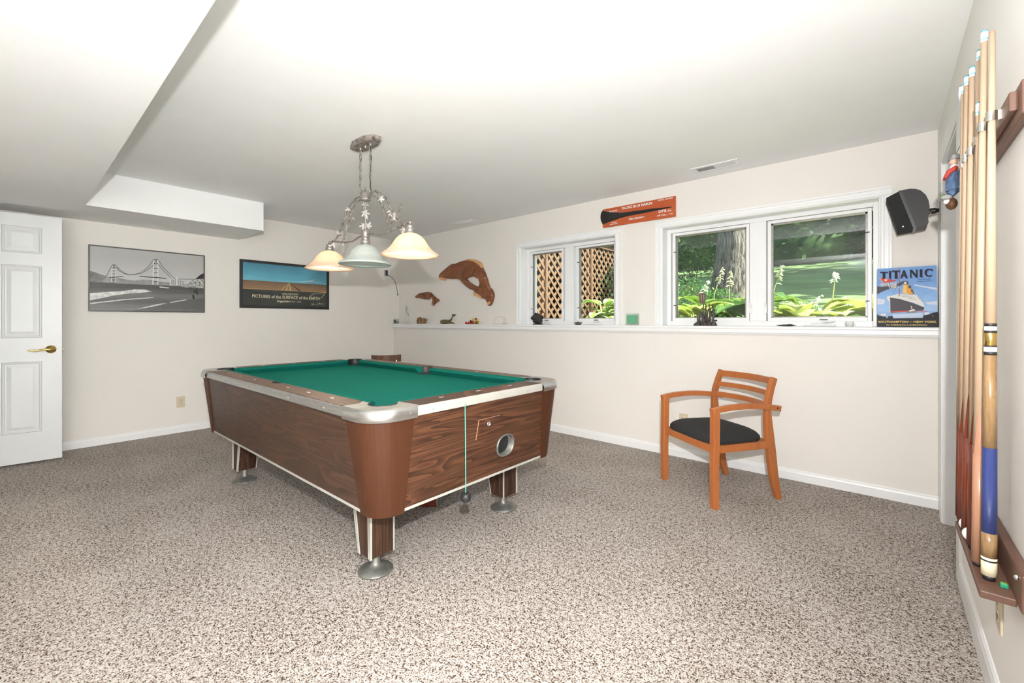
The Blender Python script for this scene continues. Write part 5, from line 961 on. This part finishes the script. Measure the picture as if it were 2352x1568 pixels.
mb.build('glass', 'clear_glass', t); MB().box((X0-s_+.008, YS-s_+.007, Z+.017), (X0+s_-.008, YS+s_-.007, Z+.096)).build('wax', flat('wax_green', (.12, .42, .24)), t, bevel=.004); MB().tube([(X0, YS, Z+.096), (X0+.001, YS, Z+.106)], .0012, 5).build('wick', 'rubber_black', t)
t = thing('driftwood_holder', 'dark gnarled wood sculpture with two brown tubes standing on the ledge', 'sculpture', (-1.135, 3.80, Z)); gn = wood('gnarled_wood', (.012, .009, .008), (.045, .035, .03), (.13, .105, .09), (12, 12, 4), 2, 1.5, .6, bands=False); rr = random.Random(8)
mb = MB()
for k in range(16): mb.ball((-1.205+.0093*k, 3.80+rr.uniform(-.025, .025), Z+.012), .016+.004*rr.random(), 8, jit=.5, seed=k)
mb.build('root', gn, t)
for k, (x, h_) in enumerate(((-1.195, .075), (-1.180, .095), (-1.168, .105), (-1.152, .10), (-1.140, .14), (-1.128, .155), (-1.118, .12), (-1.104, .16), (-1.092, .13), (-1.080, .15), (-1.070, .11))):
    MB().tube([(x, 3.80+rr.uniform(-.02, .02), Z+.008), (x+rr.uniform(-.01, .01), 3.80+rr.uniform(-.02, .02), Z+h_*.65), (x+rr.uniform(-.006, .006), 3.80, Z+h_*1.18)], [.009, .007, .004], 7).build('spike', gn, t)
MB().tube([(-1.155, 3.80, Z+.02), (-1.152, 3.80, Z+.19)], .005, 8).build('stem', 'frame_steel', t)
for dx, zz in ((0, 0), (-.018, .002)): MB().lathe([(.008, .185), (.012, .20), (.018, .25), (.020, .272), (.016, .272), (.012, .25), (0, .24)], (-1.150+dx, 3.80+dx*.5, Z+zz), 16).build('tube', mat('tube_brown%d' % (dx < 0), (.17, .115, .09), .4, .2), t)
MB().tube([(-1.07, 3.80, Z+.045), (-1.045, 3.80, Z+.045)], .005, 8).build('peg', 'rubber_black', t)
t = thing('black_stone', 'flat black stone lying on the ledge in front of the right window', 'stone', (-.556, 3.79, Z)); MB().ball((-.556, 3.79, Z+.007), .058, 18, sc=(1, .5, .13), jit=.3, seed=5).build('body', 'rock_black', t); MB().ball((-.535, 3.79, Z+.013), .02, 10, sc=(1, .6, .2)).build('chip', 'rock_black', t)
t = thing('white_cup', 'tiny white cup on the ledge beside the tin poster', 'cup', (-.183, 3.81, Z)); MB().lathe([(0, .003), (.016, .003), (.022, .034), (.024, .036), (.025, .034), (.018, 0), (0, 0)], (-.183, 3.81, Z), 20).build('bowl', 'fruit_white', t); MB().tube([(-.16, 3.81, Z+.026), (-.150, 3.81, Z+.020), (-.158, 3.81, Z+.010), (-.165, 3.81, Z+.009)], .002, 6).build('handle', 'fruit_white', t)

# ================================================================== cue rack on the right wall
t = thing('cue_rack', 'brown wooden wall rack holding the pool cues on the right wall', 'rack', (XR, 1.78, .5))
MB().box((.236, 1.50, .502), (XR, 2.06, .590)).build('lower_board', 'rack_wood', t, bevel=.004); sh = MB().box((.176, 1.545, .495), (.237, 2.03, .514)).build('shelf', 'rack_wood', t, bevel=.003)
MB().box((.236, 1.50, 1.642), (XR, 2.10, 1.722)).build('upper_board', 'rack_wood', t, bevel=.005); MB().box((.222, 1.535, 1.664), (.237, 2.07, 1.710)).build('clip_rail', 'rack_wood', t, bevel=.004)
MB().ball((.233, 1.525, .575), .006, 8).build('screw', 'chrome', t)
CUES = [  # y, x bottom, x top, top z, kind
    (1.622, .2010, .2070, 1.902, 'fancy'), (1.697, .1915, .2022, 1.945, 'tan'), (1.815, .1950, .2080, 1.948, 'red'), (1.914, .1935, .2030, 1.945, 'dark'), (1.987, .1915, .1990, 1.950, 'dark'), (2.055, .1930, .1985, 1.950, 'red'), (1.757, .2130, .1990, 1.778, 'short')]
lab = {0: 'pool cue with blue wrap, ivory butt and brown forearm, nearest in the rack', 1: 'pool cue with plain tan butt beside the blue-wrapped cue', 2: 'pool cue with bright red butt, third in the rack', 3: 'pool cue with dark red pointed butt, fourth in the rack', 4: 'dark-butted pool cue, second from the far end of the rack', 5: 'pool cue at the far end of the rack', 6: 'short pool cue with bright white ferrule standing behind the others'}
flat('ferrule_white', (.80, .82, .80)); flat('ferrule_blue', (.25, .55, .62)); flat('cue_ivory', (.72, .63, .44)); flat('chalk_blue', (.08, .28, .34))
for i, (y, xb, xt, zt, kd) in enumerate(CUES):
    zb = .5145; a = Vector((xb, y, zb)); b = Vector((xt, y, zt)); Ln = (b-a).length; ax = (b-a).normalized()
    c = thing('pool_cue', lab[i], 'pool cue', tuple(a), group='pool cues in the rack')
    rad = lambda s: .0146-.0082*max(0, min(1, (s-.05)/(Ln-.05)))
    def seg(name, s0, s1, m_, grow=0, pr_=c):
        return MB().lathe([(0 if s0 == 0 else rad(s0)*.2+grow, s0), (rad(s0)+grow, s0), (rad((s0+s1)/2)+grow, (s0+s1)/2), (rad(s1)+grow, s1), (0.0005, s1)], a, 24, axis=ax).build(name, m_, pr_)
    if kd == 'fancy':
        seg('bumper', 0, .012, 'rubber_black', -.003); bt = seg('butt_cap', .012, .058, 'cue_ivory'); seg('ring', .048, .052, 'rubber_black', .0003, bt)
        seg('butt_sleeve', .058, .120, 'cue_birdseye'); seg('wrap', .120, .335, 'blue_linen_wrap', .0003); fa = seg('forearm', .335, .570, 'cue_birdseye')
        jt = seg('joint', .570, .650, 'brass')
        for s0, s1, mm in ((.570, .578, 'rubber_black'), (.578, .590, 'ferrule_white'), (.590, .594, 'rubber_black'), (.626, .632, 'rubber_black'), (.632, .642, 'ferrule_white'), (.642, .650, 'rubber_black')): seg('ring', s0, s1, mm, .0003, jt)
        seg('shaft', .650, Ln-.004, 'cue_maple', -.0006); seg('tip', Ln-.004, Ln, 'cue_tan', -.0008)
    else:
        bm = {'tan': 'cue_tan', 'red': 'cue_rosewood', 'dark': 'cue_rosewood', 'short': 'cue_tan'}[kd]
        seg('bumper', 0, .010, 'rubber_black', -.003); base = .30 if kd != 'short' else .25; seg('butt', .010, base, bm)
        tp = Ln-(.030 if kd != 'short' else .036); sh_ = seg('shaft', base, tp, 'cue_maple')
        u1 = ax.orthogonal().normalized(); u2 = ax.cross(u1)
        for k in range(4):                                    # inlaid points running up the shaft
            pts = []; th0 = 2*PI*(k+.35)/4
            mb = MB(); top_s = base+.14; rings = []
            for q in range(7):
                f = q/6; s = base+f*(top_s-base); hw = (1-f)*.78; rr_ = rad(s)+.0004
                rings.append([a+ax*s+(u1*math.cos(th0+hw*e)+u2*math.sin(th0+hw*e))*rr_ for e in (-1, -.5, 0, .5, 1)])
            mb.loft(rings, cap=False, closed=False, smooth=True); mb.build('point', bm, sh_)
        fe = seg('ferrule', tp, Ln-.004, 'ferrule_white', .0004); seg('ring', tp+.004, tp+.010, 'ferrule_blue', .0006, fe); seg('tip', Ln-.004, Ln, 'chalk_blue', .0002)
    # spring clip that holds this cue
    xc = xb+(xt-xb)*(1.688-zb)/(zt-zb); rc = rad(1.688-zb)+.002 if kd != 'short' else .010
    if kd != 'short':
        cl_ = arc(0, 0, rc, -150, 150, 14); mb = MB(); ring0 = [(xc-p_[0], y+p_[1], 1.676) for p_ in cl_]; ring1 = [(q[0], q[1], 1.700) for q in ring0]; mb.loft([ring0, ring1], cap=False, closed=False)
        mb.box((xc+rc*.9, y-.005, 1.676), (.2225, y+.005, 1.700)); k_ = mb.build('spring_clip', 'clip_steel', t); so = k_.modifiers.new('solid', 'SOLIDIFY'); so.thickness = .0015
for i, (y, x, l_) in enumerate(((1.866, .196, 'small white ball on the rack shelf beside the bright red cue'), (1.950, .197, 'small white ball further along the rack shelf'))):
    b_ = thing('white_ball', l_, 'ball', (x, y, .514), group='white balls on the rack shelf'); MB().ball((x, y, .514+.0205), .0205, 18).build('ball', mat('ball_white%d' % i, (.82, .81, .77), .15), b_); MB().lathe([(.010, 0), (.012, .001), (.010, .0022)], (x, y, .514), 16).build('seat_ring', 'rubber_black', b_)
b_ = thing('chalk_cube', 'small green chalk piece at the foot of the blue-wrapped cue', 'chalk', (.2235, 1.600, .514)); MB().box((.2165, 1.592, .514), (.2305, 1.606, .524)).build('body', flat('chalk_green', (.02, .26, .14)), b_, bevel=.002); MB().lathe([(0, .0008), (.005, .0012), (.006, 0)], (.2235, 1.599, .524), 12).build('hollow', 'fruit_green', b_)

# ================================================================== hanging cloth figure beside the doorway
t = thing('hanging_figure', 'small hanging cloth figure in blue with red and white, behind the pool cues', 'ornament', (.215, 2.45, 1.63)); FX, FY = .215, 2.45
dn = paint('figure_denim', (.075, .13, .24), .8, .35, 50, 200, .3); gr = flat('figure_grey', (.30, .30, .29)); sk = flat('figure_skin', (.62, .42, .33)); re = flat('figure_red', (.42, .05, .04)); br = flat('figure_brown', (.10, .045, .02)); gn2 = flat('figure_green', (.10, .22, .05)); wh = flat('figure_white', (.72, .70, .68))
MB().tube([(FX, FY, 1.69), (FX-.002, FY, 1.735), (FX, FY, 1.765)], [.030, .028, .020], 12).build('body', dn, t); MB().tube([(FX, FY, 1.765), (FX, FY, 1.79)], [.022, .016], 10).build('shirt', wh, t)
MB().ball((FX-.002, FY, 1.805), .018, 12).build('head', sk, t); MB().lathe([(0, .022), (.010, .020), (.017, .010), (.019, 0), (.024, -.002), (0, -.003)], (FX, FY, 1.812), 16).build('cap', gr, t); MB().tube([(FX, FY, 1.83), (FX+.01, FY, 1.86), (FX+.042, FY, 1.868)], .0012, 5).build('hanging_loop', 'frame_steel', t)
for s in (-1, 1):
    MB().tube([(FX, FY+s*.018, 1.775), (FX-.022, FY+s*.028, 1.760), (FX-.030, FY+s*.018, 1.742)], [.010, .009, .007], 8).build('sleeve', re, t); MB().tube([(FX, FY+s*.012, 1.695), (FX-.018, FY+s*.014, 1.672)], [.015, .012], 8).build('trouser_leg', dn, t)
    b2 = MB().ball((FX-.028, FY+s*.014, 1.664), .014, 10, sc=(1.3, .8, .8)).build('shoe', gr, t); MB().ball((FX-.036, FY+s*.014, 1.670), .008, 8).build('shoe_toe', gn2, b2)
MB().ball((FX-.012, FY, 1.638), .020, 12, sc=(.9, .9, 1.2)).build('bag', br, t); MB().ball((FX-.026, FY-.006, 1.648), .011, 10).build('pompom', wh, t)

# ------------------------------------------------------------------ tidy
for o in bpy.data.objects:
    if '_o' in o: del o['_o']
